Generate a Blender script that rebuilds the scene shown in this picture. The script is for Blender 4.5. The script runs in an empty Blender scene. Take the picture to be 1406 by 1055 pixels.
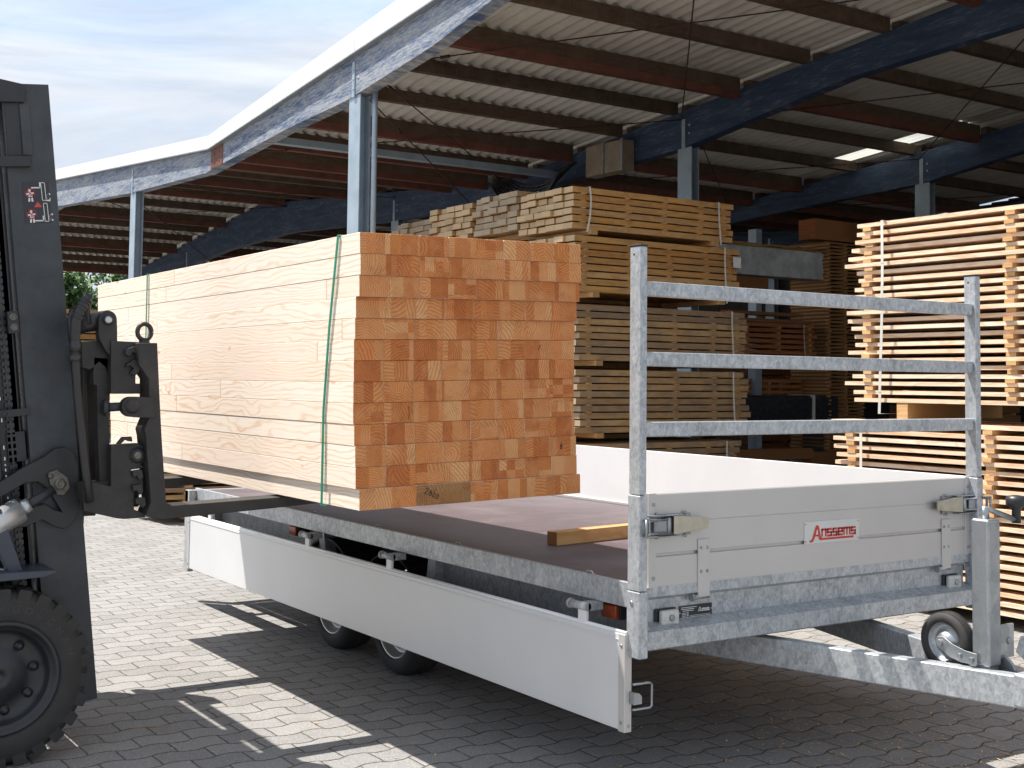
import bpy, bmesh, math, random
from mathutils import Vector, Matrix
random.seed(7)
PI = math.pi
scene = bpy.context.scene
COL = scene.collection

# ------------------------------------------------------------------ camera
D = 0.75                                    # trailer deck height
CF, CPX, CPY = 1722.213, 703 - 0.3, 527.5 - 98.0
CL = Vector((-3.072, -3.651, 0.765 + D)); YAW, PIT, ROL = 0.591, 0.055, 0.011
Fv = Vector((math.sin(YAW)*math.cos(PIT), math.cos(YAW)*math.cos(PIT), math.sin(PIT)))
R0 = Vector((math.cos(YAW), -math.sin(YAW), 0)); U0 = R0.cross(Fv)
Rv = R0*math.cos(ROL) + U0*math.sin(ROL); Uv = U0*math.cos(ROL) - R0*math.sin(ROL)
cd = bpy.data.cameras.new('camera'); cam = bpy.data.objects.new('camera', cd); COL.objects.link(cam)
cam.matrix_world = Matrix(((Rv.x, Uv.x, -Fv.x, CL.x), (Rv.y, Uv.y, -Fv.y, CL.y), (Rv.z, Uv.z, -Fv.z, CL.z), (0, 0, 0, 1)))
cd.sensor_fit = 'HORIZONTAL'; cd.sensor_width = 36; cd.lens = 36*CF/1406
cd.shift_x = 0.0; cd.shift_y = -98.0/1406
cd.clip_end = 3000; cd.clip_start = 0.05
scene.camera = cam

def at(u, v, ax, val):                      # measured photo point -> real point on a plane
    d = Fv + Rv*((u-CPX)/CF) + Uv*((CPY-v)/CF)
    t = (val - CL[ax])/d[ax]
    return CL + d*t
def xz(pts, y):                              # outline in a plane of constant y
    return [(at(u, v, 1, y).x, at(u, v, 1, y).z) for u, v in pts]

# ------------------------------------------------------------------ mesh builder
class MB:
    def __init__(s): s.bm = bmesh.new()
    def box(s, x0, x1, y0, y1, z0, z1, M=None, mi=0):
        vs = [s.bm.verts.new(M @ Vector(p) if M else p) for p in
              ((x0,y0,z0),(x1,y0,z0),(x1,y1,z0),(x0,y1,z0),(x0,y0,z1),(x1,y0,z1),(x1,y1,z1),(x0,y1,z1))]
        for f in ((0,3,2,1),(4,5,6,7),(0,1,5,4),(1,2,6,5),(2,3,7,6),(3,0,4,7)):
            s.bm.faces.new([vs[i] for i in f]).material_index = mi
        return s
    def prism(s, pts, axis, a, b, M=None, mi=0):
        """closed 2-D outline extruded along axis from a to b (axis 0: pts=(y,z); 1: (x,z); 2: (x,y))"""
        ar = sum(pts[i-1][0]*pts[i][1]-pts[i][0]*pts[i-1][1] for i in range(len(pts)))
        if ar < 0: pts = pts[::-1]
        def mk(p, c):
            q = {0: (c, p[0], p[1]), 1: (p[0], c, p[1]), 2: (p[0], p[1], c)}[axis]
            return s.bm.verts.new(M @ Vector(q) if M else q)
        A = [mk(p, a) for p in pts]; B = [mk(p, b) for p in pts]; n = len(pts)
        fs = [s.bm.faces.new(A), s.bm.faces.new(B)]
        for i in range(n): fs.append(s.bm.faces.new((A[i], A[(i+1) % n], B[(i+1) % n], B[i])))
        for f in fs: f.material_index = mi
        return s
    def tube(s, pts, r, n=10, mi=0, cap=True, smooth=True):
        pts = [Vector(p) for p in pts]; rs = r if isinstance(r, (list, tuple)) else [r]*len(pts)
        rings = []; up = None
        for i, p in enumerate(pts):
            t = (pts[min(i+1, len(pts)-1)] - pts[max(i-1, 0)]).normalized()
            if up is None:
                up = Vector((0, 0, 1)) if abs(t.z) < .9 else Vector((1, 0, 0))
            a = t.cross(up).normalized(); b = a.cross(t); up = b
            rings.append([s.bm.verts.new(p + (a*math.cos(k*2*PI/n) + b*math.sin(k*2*PI/n))*rs[i]) for k in range(n)])
        for A, B in zip(rings, rings[1:]):
            for k in range(n):
                f = s.bm.faces.new((A[k], A[(k+1) % n], B[(k+1) % n], B[k])); f.smooth = smooth; f.material_index = mi
        if cap:
            s.bm.faces.new(rings[0][::-1]).material_index = mi; s.bm.faces.new(rings[-1]).material_index = mi
        return s
    def lathe(s, prof, c, axis=1, n=48, mi=0, smooth=True, close=False, caps=(1, 1)):
        """prof: (radius, offset along axis)"""
        c = Vector(c); rings = []
        for r, h in prof:
            ring = []
            for k in range(n):
                a = k*2*PI/n; q = [0, 0, 0]; o = [i for i in (0, 1, 2) if i != axis]
                q[axis] = h; q[o[0]] = r*math.cos(a); q[o[1]] = r*math.sin(a)
                ring.append(s.bm.verts.new(c + Vector(q)))
            rings.append(ring)
        prs = list(zip(rings, rings[1:])) + ([(rings[-1], rings[0])] if close else [])
        for A, B in prs:
            for k in range(n):
                f = s.bm.faces.new((A[k], A[(k+1) % n], B[(k+1) % n], B[k])); f.smooth = smooth; f.material_index = mi
        if not close:
            for rr, cc in zip((rings[0], rings[-1]), caps):
                if cc: s.bm.faces.new(rr).material_index = mi
        return s
    def dome(s, c, r, axis, sgn, h=.5, n=10, mi=0):        # rivet / bolt head
        prof = [(r, 0), (r*.95, r*h*.5*sgn), (r*.6, r*h*.9*sgn), (r*.1, r*h*sgn)]
        return s.lathe(prof, c, axis, n, mi)
    def build(s, name, mat, parent=None, origin=None, bevel=0, seg=2, tilt=None):
        bmesh.ops.recalc_face_normals(s.bm, faces=s.bm.faces)
        me = bpy.data.meshes.new(name)
        pl = parent_loc(parent)
        o = Vector(origin) if origin is not None else pl
        if tilt: s.bm.transform(tilt)
        bmesh.ops.translate(s.bm, verts=s.bm.verts, vec=-o)
        s.bm.to_mesh(me); s.bm.free()
        ob = bpy.data.objects.new(name, me); COL.objects.link(ob)
        for m in (mat if isinstance(mat, (list, tuple)) else [mat]): me.materials.append(m)
        if parent: ob.parent = parent
        ob.location = o - pl
        if bevel:
            b = ob.modifiers.new('bevel', 'BEVEL'); b.width = bevel; b.segments = seg; b.limit_method = 'ANGLE'
            b.angle_limit = math.radians(40); b.harden_normals = True
            for p in me.polygons: p.use_smooth = True
        return ob
def parent_loc(p):
    v = Vector((0, 0, 0))
    while p: v = v + p.location; p = p.parent
    return v
def tag(o, label=None, cat=None, group=None, kind=None):
    if label: o['label'] = label
    if cat: o['category'] = cat
    if group: o['group'] = group
    if kind: o['kind'] = kind
    return o
def thing(name, loc, label, cat, group=None):
    o = bpy.data.objects.new(name, None); COL.objects.link(o); o.location = loc; o.empty_display_size = .1
    return tag(o, label, cat, group)
def inst(src, parent, loc, rot=None, scale=None):
    o = src.copy(); COL.objects.link(o); o.parent = parent; o.location = loc
    if rot is not None: o.rotation_euler = rot
    if scale is not None: o.scale = scale
    return o
def circ(cx, cz, r, a0=0, a1=360, n=20):
    return [(cx + r*math.cos(math.radians(a0+(a1-a0)*i/n)), cz + r*math.sin(math.radians(a0+(a1-a0)*i/n))) for i in range(n+(0 if a1-a0 == 360 else 1))]

# ------------------------------------------------------------------ materials
class NT:
    def __init__(s, name):
        s.m = bpy.data.materials.new(name); s.m.use_nodes = True; s.t = s.m.node_tree; s.t.nodes.clear()
        s.out = s.t.nodes.new('ShaderNodeOutputMaterial'); s.b = s.t.nodes.new('ShaderNodeBsdfPrincipled')
        s.t.links.new(s.b.outputs[0], s.out.inputs[0])
    def n(s, ty, **k):
        nd = s.t.nodes.new('ShaderNode'+ty)
        for a, b in k.items(): setattr(nd, a, b)
        return nd
    def l(s, a, b): s.t.links.new(a, b)
    def v(s, sock, val):
        if hasattr(val, 'is_linked') or isinstance(val, bpy.types.NodeSocket): s.l(val, sock)
        else: sock.default_value = val
    def math(s, op, a, b=None, c=None, clamp=False):
        nd = s.n('Math', operation=op, use_clamp=clamp); s.v(nd.inputs[0], a)
        if b is not None: s.v(nd.inputs[1], b)
        if c is not None: s.v(nd.inputs[2], c)
        return nd.outputs[0]
    def vm(s, op, a, b=None):
        nd = s.n('VectorMath', operation=op); s.v(nd.inputs[0], a)
        if b is not None: s.v(nd.inputs[1], b)
        return nd.outputs['Value'] if op in ('LENGTH', 'DOT_PRODUCT', 'DISTANCE') else nd.outputs[0]
    def xyz(s, x, y, z):
        nd = s.n('CombineXYZ'); s.v(nd.inputs[0], x); s.v(nd.inputs[1], y); s.v(nd.inputs[2], z); return nd.outputs[0]
    def sep(s, v):
        nd = s.n('SeparateXYZ'); s.l(v, nd.inputs[0]); return nd.outputs
    def noise(s, vec, scale, detail=3, rough=.5, dist=0, dim='3D'):
        nd = s.n('TexNoise', noise_dimensions=dim); s.l(vec, nd.inputs['Vector'])
        nd.inputs['Scale'].default_value = scale; nd.inputs['Detail'].default_value = detail
        nd.inputs['Roughness'].default_value = rough; nd.inputs['Distortion'].default_value = dist
        return nd.outputs['Fac']
    def voro(s, vec, scale, feature='F1', out='Distance', rnd=1):
        nd = s.n('TexVoronoi', feature=feature); s.l(vec, nd.inputs['Vector']); nd.inputs['Scale'].default_value = scale
        nd.inputs['Randomness'].default_value = rnd
        return nd.outputs[out]
    def ramp(s, f, stops, interp='LINEAR'):
        nd = s.n('ValToRGB'); s.v(nd.inputs[0], f); cr = nd.color_ramp; cr.interpolation = interp
        while len(cr.elements) < len(stops): cr.elements.new(.5)
        for e, (p, c) in zip(cr.elements, stops):
            e.position = p; e.color = (*c, 1) if len(c) == 3 else c
        return nd.outputs[0]
    def mix(s, f, a, b, mode='MIX'):
        nd = s.n('Mix', data_type='RGBA', blend_type=mode); s.v(nd.inputs['Factor'], f)
        for k, q in ((6, a), (7, b)):
            if isinstance(q, tuple): nd.inputs[k].default_value = (*q, 1) if len(q) == 3 else q
            else: s.l(q, nd.inputs[k])
        return nd.outputs[2]
    def map(s, f, a, b, c, d):
        nd = s.n('MapRange'); s.v(nd.inputs[0], f)
        for i, q in enumerate((a, b, c, d)): nd.inputs[i+1].default_value = q
        return nd.outputs[0]
    def obj(s): return s.n('TexCoord').outputs['Object']
    def pos(s): return s.n('NewGeometry').outputs['Position']
    def rnd(s): return s.n('ObjectInfo').outputs['Random']
    def bump(s, h, st=.3, d=.01):
        nd = s.n('Bump'); s.v(nd.inputs['Height'], h); nd.inputs['Strength'].default_value = st; nd.inputs['Distance'].default_value = d
        s.l(nd.outputs[0], s.b.inputs['Normal'])
    def set(s, col=None, rough=None, metal=None, **k):
        if col is not None:
            if isinstance(col, tuple): s.b.inputs['Base Color'].default_value = (*col, 1)
            else: s.l(col, s.b.inputs['Base Color'])
        if rough is not None: s.v(s.b.inputs['Roughness'], rough)
        if metal is not None: s.v(s.b.inputs['Metallic'], metal)
        for a, b in k.items(): s.v(s.b.inputs[a.replace('_', ' ')], b)
        return s.m

def m_galv(name, dark=1.0, metal=.45, sc=58):
    t = NT(name); p = t.pos()
    q = t.vm('MULTIPLY', p, (1, 1, .6))
    w = t.n('TexNoise'); t.l(q, w.inputs['Vector']); w.inputs['Scale'].default_value = 30
    pp = t.vm('ADD', q, t.vm('MULTIPLY', t.vm('SUBTRACT', w.outputs['Color'], (.5, .5, .5)), (.02, .02, .02)))
    v = t.voro(pp, sc, out='Color'); v2 = t.voro(pp, sc*2.3, out='Color'); vs = t.math('ADD', t.math('MULTIPLY', t.sep(v)[0], .45), t.math('MULTIPLY', t.sep(v2)[1], .5))
    n1 = t.noise(p, 7, 4, .6); n2 = t.noise(p, 90, 2)
    f = t.math('ADD', t.math('MULTIPLY', vs, .54), t.math('ADD', t.math('MULTIPLY', n1, .50), t.math('MULTIPLY', n2, .22)))
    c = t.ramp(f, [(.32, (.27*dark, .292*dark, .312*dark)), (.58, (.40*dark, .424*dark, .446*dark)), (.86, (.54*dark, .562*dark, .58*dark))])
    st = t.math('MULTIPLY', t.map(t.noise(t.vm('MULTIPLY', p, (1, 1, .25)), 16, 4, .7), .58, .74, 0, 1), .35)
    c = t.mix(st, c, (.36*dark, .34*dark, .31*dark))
    t.bump(t.math('ADD', n1, t.math('MULTIPLY', vs, .2)), .08, .01)
    return t.set(c, t.map(f, .3, .9, .52, .36), metal)
def m_plain(name, col, rough=.5, metal=0.0, var=.12, sc=6, bump=0.0, spec=None):
    t = NT(name); p = t.pos(); n = t.noise(p, sc, 5, .6)
    c = t.mix(t.map(n, .3, .7, 0, 1), tuple(x*(1-var) for x in col), tuple(min(1, x*(1+var)) for x in col))
    if bump: t.bump(t.noise(p, 140, 3), bump, .003)
    k = {}
    if spec is not None: k['Specular_IOR_Level'] = spec
    return t.set(c, t.map(n, .3, .7, rough*.9, min(1, rough*1.12)), metal, **k)
def m_alu(name, col=(.66, .66, .66), metal=.35):
    t = NT(name); p = t.pos(); s = t.sep(p)
    lines = t.noise(t.xyz(t.math('MULTIPLY', s[0], .4), t.math('MULTIPLY', s[1], .4), t.math('MULTIPLY', s[2], 60)), 4, 3)
    n = t.noise(p, 1.6, 4, .6)
    dirt = t.map(t.noise(t.vm('MULTIPLY', p, (3, 3, 1)), 9, 5, .7), .6, .8, 0, .10)
    c = t.mix(t.map(n, .3, .7, 0, 1), tuple(x*.95 for x in col), tuple(x*1.04 for x in col))
    c = t.mix(dirt, c, (.45, .43, .40))
    t.bump(lines, .04, .002)
    return t.set(c, t.map(n, .3, .7, .36, .46), metal)
def m_board(name, cols, endc, dark=0.0, knots=True, grain=.55, weather=0.0, gl=26.0, rough=.75):
    """sawn timber, length along local Y; each piece gets its own tone and figure"""
    t = NT(name); o = t.obj(); r = t.rnd()
    off = t.xyz(t.math('MULTIPLY', r, 37.0), t.math('MULTIPLY', r, 91.0), t.math('MULTIPLY', r, 53.0))
    p = t.vm('ADD', o, off); s = t.sep(p)
    base = t.ramp(r, [(i/(len(cols)-1), c) for i, c in enumerate(cols)])
    wob = t.noise(t.xyz(t.math('MULTIPLY', s[0], 3), t.math('MULTIPLY', s[1], .9), t.math('MULTIPLY', s[2], 3)), 1.6, 3, .6)
    kn = t.n('TexVoronoi'); t.l(t.xyz(t.math('MULTIPLY', s[0], 7.0), t.math('MULTIPLY', s[1], 2.6), t.math('MULTIPLY', s[2], 7.0)), kn.inputs['Vector']); kn.inputs['Scale'].default_value = 1
    kd = kn.outputs['Distance']; kgate = t.math('GREATER_THAN', t.sep(kn.outputs['Color'])[0], .62)
    kin = t.math('MULTIPLY', t.map(kd, .30, .05, 0, 1), kgate)
    ph = t.math('ADD', t.math('MULTIPLY', t.math('ADD', s[2], t.math('MULTIPLY', s[0], .7)), gl*6.28), t.math('ADD', t.math('MULTIPLY', wob, 38.0), t.math('MULTIPLY', kin, 7.0)))
    ln = t.math('POWER', t.math('ADD', t.math('MULTIPLY', t.math('SINE', ph), .5), .5), 3.0)
    fine = t.noise(t.xyz(t.math('MULTIPLY', s[0], 60), t.math('MULTIPLY', s[1], 3), t.math('MULTIPLY', s[2], 60)), 3, 3, .6)
    c = t.mix(t.math('MULTIPLY', ln, grain), base, t.mix(1.0, base, (.80, .58, .40), 'MULTIPLY'))
    c = t.mix(t.map(fine, .35, .7, 0, .35), c, t.mix(1.0, c, (.82, .72, .60), 'MULTIPLY'))
    if knots:
        kk = t.math('MULTIPLY', t.map(kd, .115, .06, 0, 1), kgate)
        c = t.mix(t.math('MULTIPLY', kk, .8), c, (.30, .13, .05))
    if weather:
        wn = t.noise(p, 3.0, 5, .65); wn2 = t.noise(t.xyz(s[0], t.math('MULTIPLY', s[1], 6), s[2]), 4, 4, .7)
        c = t.mix(t.math('MULTIPLY', t.map(wn, .45, .7, 0, 1), weather), c, (.17, .14, .11))
        c = t.mix(t.math('MULTIPLY', t.map(wn2, .56, .74, 0, 1), weather*.8), c, (.42, .17, .05))
    # end grain on the faces across the length
    nrm = t.sep(t.n('TexCoord').outputs['Normal']); ends = t.math('GREATER_THAN', t.math('ABSOLUTE', nrm[1]), .6)
    rr = t.math('MULTIPLY', t.vm('LENGTH', t.xyz(t.math('ADD', t.sep(o)[0], t.math('MULTIPLY', t.math('SUBTRACT', r, .5), .3)), 0, t.math('ADD', t.sep(o)[2], .05))), 900)
    er = t.math('ADD', t.math('MULTIPLY', t.math('SINE', rr), .5), .5)
    ec = t.mix(t.math('MULTIPLY', er, .3), endc, tuple(x*.6 for x in endc)); ec = t.mix(t.map(fine, .3, .7, 0, .3), ec, tuple(x*.5 for x in endc))
    rb = t.math('FRACT', t.math('MULTIPLY', r, 17.3))
    ec = t.mix(t.math('MULTIPLY', rb, .55), ec, tuple(x*.5 for x in endc))
    c = t.mix(ends, c, ec)
    if dark: c = t.mix(dark, c, (.03, .02, .015))
    t.bump(t.math('ADD', t.math('MULTIPLY', fine, .6), t.math('MULTIPLY', ln, .15)), .25, .002)
    return t.set(c, rough, 0.0, Specular_IOR_Level=.25)

def m_glulam():
    """planed glued beams of the big bundle: pale side faces with cathedral grain and knots, orange laminated end grain"""
    t = NT('glued_timber'); o = t.obj(); r = t.rnd(); os_ = t.sep(o)
    off = t.xyz(t.math('MULTIPLY', r, 37.0), t.math('MULTIPLY', r, 91.0), t.math('MULTIPLY', r, 53.0))
    p = t.vm('ADD', o, off); s = t.sep(p)
    # side faces
    seg = t.math('FLOOR', t.math('ADD', t.math('MULTIPLY', os_[1], .38), t.math('MULTIPLY', r, 9.0)))      # finger-jointed lengths
    wn = t.n('TexWhiteNoise', noise_dimensions='2D'); t.l(t.xyz(seg, t.math('MULTIPLY', r, 100.0), 0), wn.inputs['Vector'])
    sr = wn.outputs['Value']
    base = t.ramp(sr, [(0, (.86, .72, .60)), (.35, (.88, .77, .66)), (.7, (.87, .745, .645)), (1, (.85, .70, .58))])
    so = t.math('MULTIPLY', sr, 23.0)
    wob = t.noise(t.xyz(t.math('MULTIPLY', s[0], 2), t.math('ADD', t.math('MULTIPLY', s[1], 1.0), so), t.math('MULTIPLY', s[2], 5)), 1.3, 3, .55)
    kn = t.n('TexVoronoi'); t.l(t.xyz(t.math('MULTIPLY', s[0], 3.0), t.math('ADD', t.math('MULTIPLY', s[1], 3.4), so), t.math('MULTIPLY', s[2], 7.0)), kn.inputs['Vector']); kn.inputs['Scale'].default_value = 1
    kd = kn.outputs['Distance']; kgate = t.math('GREATER_THAN', t.sep(kn.outputs['Color'])[0], .58)
    kin = t.math('MULTIPLY', t.map(kd, .42, .05, 0, 1), kgate)
    gsc = t.math('ADD', 150.0, t.math('MULTIPLY', t.math('FRACT', t.math('MULTIPLY', sr, 7.7)), 260.0))
    ph = t.math('ADD', t.math('MULTIPLY', t.math('ADD', s[2], t.math('MULTIPLY', s[0], .6)), gsc), t.math('ADD', t.math('MULTIPLY', wob, 46.0), t.math('MULTIPLY', kin, 9.0)))
    ln = t.math('POWER', t.math('ADD', t.math('MULTIPLY', t.math('SINE', ph), .5), .5), 4.0)
    fine = t.noise(t.xyz(t.math('MULTIPLY', s[0], 80), t.math('MULTIPLY', s[1], 2), t.math('MULTIPLY', s[2], 80)), 3, 3, .6)
    c = t.mix(t.math('MULTIPLY', t.math('MULTIPLY', ln, t.map(t.noise(p, 2.2, 3), .35, .65, .25, .8)), .8), base, (.66, .39, .21))
    c = t.mix(t.map(fine, .35, .7, 0, .18), c, (.72, .54, .38))
    kk = t.math('MULTIPLY', t.map(kd, .125, .08, 0, 1), kgate)
    c = t.mix(t.math('MULTIPLY', kk, .7), c, (.50, .24, .11))
    jn = t.math('FRACT', t.math('ADD', t.math('MULTIPLY', os_[1], .38), t.math('MULTIPLY', r, 9.0)))
    c = t.mix(t.math('MULTIPLY', t.math('LESS_THAN', jn, .004), .5), c, (.45, .27, .14))
    # ends: laminations, each with its own rings
    lw = t.map(t.math('FRACT', t.math('MULTIPLY', r, 31.7)), 0, 1, .03, .085)
    lam = t.math('FLOOR', t.math('DIVIDE', t.math('ADD', os_[0], t.math('MULTIPLY', r, .1)), lw))
    hl = t.math('MULTIPLY', t.math('FLOOR', t.math('ADD', t.math('MULTIPLY', os_[2], 24.0), t.math('MULTIPLY', r, 2.0))), t.math('GREATER_THAN', t.math('FRACT', t.math('MULTIPLY', r, 13.1)), .86))
    w2 = t.n('TexWhiteNoise', noise_dimensions='3D'); t.l(t.xyz(lam, t.math('MULTIPLY', r, 100.0), hl), w2.inputs['Vector'])
    w2s = t.sep(w2.outputs['Color'])
    cx = t.math('MULTIPLY', t.math('SUBTRACT', w2s[0], .5), .26); cz = t.math('MULTIPLY', t.math('SUBTRACT', w2s[1], .45), .30)
    dn = t.noise(p, 22, 3, .6)
    rad = t.math('ADD', t.vm('LENGTH', t.xyz(t.math('ADD', os_[0], cx), 0, t.math('ADD', os_[2], cz))), t.math('MULTIPLY', dn, .022))
    rg = t.math('POWER', t.math('ADD', t.math('MULTIPLY', t.math('SINE', t.math('MULTIPLY', rad, t.map(w2s[2], 0, 1, 380, 900))), .5), .5), 1.6)
    eb = t.ramp(w2.outputs['Value'], [(0, (.47, .145, .038)), (.2, (.60, .225, .062)), (.42, (.66, .30, .115)), (.6, (.52, .175, .046)), (.78, (.69, .37, .16)), (1, (.62, .22, .064))])
    gry = t.math('GREATER_THAN', t.math('FRACT', t.math('MULTIPLY', r, 71.3)), .955)
    eb = t.mix(t.math('MULTIPLY', gry, .8), eb, (.27, .15, .06))
    ec = t.mix(t.math('MULTIPLY', rg, .62), eb, t.mix(1.0, eb, (.55, .42, .32), 'MULTIPLY'))
    blot = t.map(t.noise(p, 14, 6, .8), .48, .7, 0, .6); ec = t.mix(blot, ec, t.mix(1.0, ec, (.62, .45, .35), 'MULTIPLY'))
    pale = t.map(t.noise(p, 9, 4, .6), .55, .75, 0, .35); ec = t.mix(pale, ec, (.66, .36, .17)); hi = t.map(os_[2], 0, .0823, .9, 1.05)
    crk = t.math('MULTIPLY', t.map(t.noise(t.xyz(t.math('MULTIPLY', s[0], 160), 0, t.math('MULTIPLY', s[2], 14)), 1, 3, .7, 1.5), .66, .70, 0, 1), .35); ec = t.mix(crk, ec, (.22, .07, .02))
    nrm = t.sep(t.n('TexCoord').outputs['Normal']); ends = t.math('GREATER_THAN', t.math('ABSOLUTE', nrm[1]), .6)
    c = t.mix(ends, c, ec)
    t.bump(t.math('ADD', t.math('MULTIPLY', fine, .4), t.math('MULTIPLY', rg, .3)), .2, .002)
    return t.set(c, .62, 0.0, Specular_IOR_Level=.3)

def m_paving():
    t = NT('paving'); p = t.pos(); s0 = t.sep(p)
    Lp, Pp = .215, .140
    jit = t.math('MULTIPLY', t.math('SUBTRACT', t.noise(p, 14, 2), .5), .012)
    x = t.math('ADD', s0[0], jit)
    tri = t.math('SINE', t.math('MULTIPLY', x, 2*PI/Lp*1.0))
    wav = t.n('Clamp'); t.l(t.math('MULTIPLY', tri, 1.35), wav.inputs[0]); wav.inputs[1].default_value = -1; wav.inputs[2].default_value = 1
    y = t.math('ADD', t.math('ADD', s0[1], jit), t.math('MULTIPLY', wav.outputs[0], .013))
    v = t.math('DIVIDE', y, Pp); row = t.math('FLOOR', v); fv = t.math('FRACT', v)
    par = t.math('MULTIPLY', t.math('FRACT', t.math('MULTIPLY', row, .5)), 1.0)
    u = t.math('ADD', t.math('DIVIDE', x, Lp), par); cu = t.math('FLOOR', u); fu = t.math('FRACT', u)
    dv = t.math('MULTIPLY', t.math('MINIMUM', fv, t.math('SUBTRACT', 1.0, fv)), Pp)
    du = t.math('MULTIPLY', t.math('MINIMUM', fu, t.math('SUBTRACT', 1.0, fu)), Lp)
    dj = t.math('ADD', t.math('MINIMUM', dv, t.math('ADD', du, .001)), t.math('MULTIPLY', t.math('SUBTRACT', t.noise(p, 48, 4, .7), .5), .0085))
    joint = t.map(dj, .0022, .0056, 1, 0)
    edge = t.map(dj, .003, .014, 1, 0)
    wn = t.n('TexWhiteNoise', noise_dimensions='2D'); t.l(t.xyz(row, cu, 0), wn.inputs['Vector'])
    big = t.noise(p, .7, 5, .6); mid = t.noise(p, 6, 5, .65); grit = t.noise(p, 210, 3, .75); grit2 = t.voro(p, 260, out='Color')
    a = t.ramp(t.math('ADD', t.math('MULTIPLY', wn.outputs['Value'], .4), t.math('MULTIPLY', big, .6)), [(.2, (.245, .238, .23)), (.5, (.30, .291, .28)), (.8, (.35, .34, .328))])
    a = t.mix(t.map(mid, .35, .7, 0, .25), a, (.20, .195, .19))
    a = t.mix(t.map(grit, .35, .68, 0, .9), a, t.mix(1.0, a, (.45, .45, .47), 'MULTIPLY'))
    g2 = t.sep(grit2)[0]
    a = t.mix(t.map(g2, .80, .95, 0, .45), a, (.50, .49, .48))
    a = t.mix(t.math('MULTIPLY', edge, .25), a, (.17, .16, .15))
    st = t.map(t.noise(p, 2.3, 6, .75), .56, .70, 0, .4); a = t.mix(st, a, (.15, .14, .13)); st2 = t.map(t.noise(p, 17, 5, .8), .58, .70, 0, .35); a = t.mix(st2, a, (.16, .15, .14))
    jn = t.noise(p, 3.0, 4, .7)
    moss = t.mix(t.map(t.noise(p, 22, 3), .45, .6, 0, 1), (.10, .065, .035), (.13, .12, .045))
    jc = t.mix(t.map(jn, .45, .6, 0, 1), (.05, .043, .036), moss)
    # dry litter gathers by the drawbar
    lit_n = t.map(t.noise(p, 38, 4, .8, 1.0), .60, .66, 0, 1)
    lmask = t.math('MULTIPLY', t.map(s0[0], .3, 1.6, 0, 1), t.map(t.noise(p, 2.2, 4), .46, .60, 0, 1))
    col = t.mix(joint, a, jc)
    col = t.mix(t.math('MULTIPLY', t.math('MULTIPLY', lit_n, lmask), .6), col, (.33, .19, .09))
    h = t.math('SUBTRACT', t.math('MULTIPLY', grit, .18), t.math('ADD', t.math('MULTIPLY', joint, 1.0), t.math('MULTIPLY', edge, .35)))
    t.bump(h, .55, .006)
    return t.set(col, .88, 0.0, Specular_IOR_Level=.3)

def m_bluebeam(name, worn, dark=1.0):
    t = NT(name); p = t.pos(); s = t.sep(p)
    sx = t.xyz(t.math('MULTIPLY', s[0], 1), t.math('MULTIPLY', s[1], 2.6), t.math('MULTIPLY', t.math('ADD', s[2], t.math('MULTIPLY', s[1], .09)), 26))
    w1 = t.noise(sx, 2.2, 6, .7); w2 = t.noise(t.vm('MULTIPLY', p, (1, .5, 3)), 2.5, 4, .6)
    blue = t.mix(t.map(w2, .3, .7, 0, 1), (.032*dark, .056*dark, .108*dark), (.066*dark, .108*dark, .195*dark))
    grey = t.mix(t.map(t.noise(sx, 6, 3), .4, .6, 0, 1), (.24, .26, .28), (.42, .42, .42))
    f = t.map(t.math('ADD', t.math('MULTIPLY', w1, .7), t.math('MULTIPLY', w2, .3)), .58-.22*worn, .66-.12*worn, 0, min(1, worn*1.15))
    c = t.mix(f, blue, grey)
    lam = t.math('FRACT', t.math('MULTIPLY', s[2], 25)); c = t.mix(t.math('MULTIPLY', t.math('LESS_THAN', lam, .06), .4), c, (.04, .05, .07))
    t.bump(w1, .3, .01)
    return t.set(c, .7, 0.0, Specular_IOR_Level=.3)

def m_deck():
    t = NT('film_faced_ply'); p = t.pos(); s = t.sep(p)
    st = t.noise(t.xyz(t.math('MULTIPLY', s[0], 1.2), t.math('MULTIPLY', s[1], 26), s[2]), 3, 5, .7)
    st2 = t.noise(t.xyz(t.math('MULTIPLY', s[0], 10), t.math('MULTIPLY', s[1], 90), s[2]), 3, 2, .6)
    n = t.noise(p, 2.2, 6, .7)
    c = t.mix(t.map(st, .3, .7, 0, 1), (.070, .048, .054), (.125, .093, .099))
    c = t.mix(t.map(n, .45, .72, 0, .6), c, (.185, .15, .155))
    c = t.mix(t.map(t.noise(p, 45, 4, .8), .60, .74, 0, .3), c, (.32, .28, .27))
    t.bump(t.math('ADD', st, st2), .12, .002)
    return t.set(c, t.map(n, .3, .7, .42, .6), 0.0, Specular_IOR_Level=.45)

def worn(name, col, wearcol, amt, rough):
    t = NT(name); p = t.pos(); n = t.noise(p, 9, 5, .65)
    c = t.mix(t.map(n, .3, .7, 0, 1), tuple(x*.75 for x in col), tuple(x*1.35 for x in col))
    sc1 = t.noise(t.vm('MULTIPLY', p, (1, 1, 3.5)), 38, 6, .8, .6); c = t.mix(t.map(sc1, .60, .70, 0, amt), c, wearcol)
    sc2 = t.noise(p, 3.5, 5, .7); c = t.mix(t.map(sc2, .55, .75, 0, amt*.9), c, tuple(x*.6 for x in wearcol))
    t.bump(t.math('ADD', sc1, t.noise(p, 150, 3)), .25, .002)
    return t.set(c, t.map(sc1, .4, .7, rough, rough+.25), .05)
M = {}
M['galv'] = m_galv('galvanised_steel'); M['galv_dark'] = m_galv('galvanised_steel_darker', .62, .4)  # second one is the same steel in a darker tone, for chassis and trims
M['zinc'] = m_galv('zinc_plated_steel', .82, .85, 9)
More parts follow.
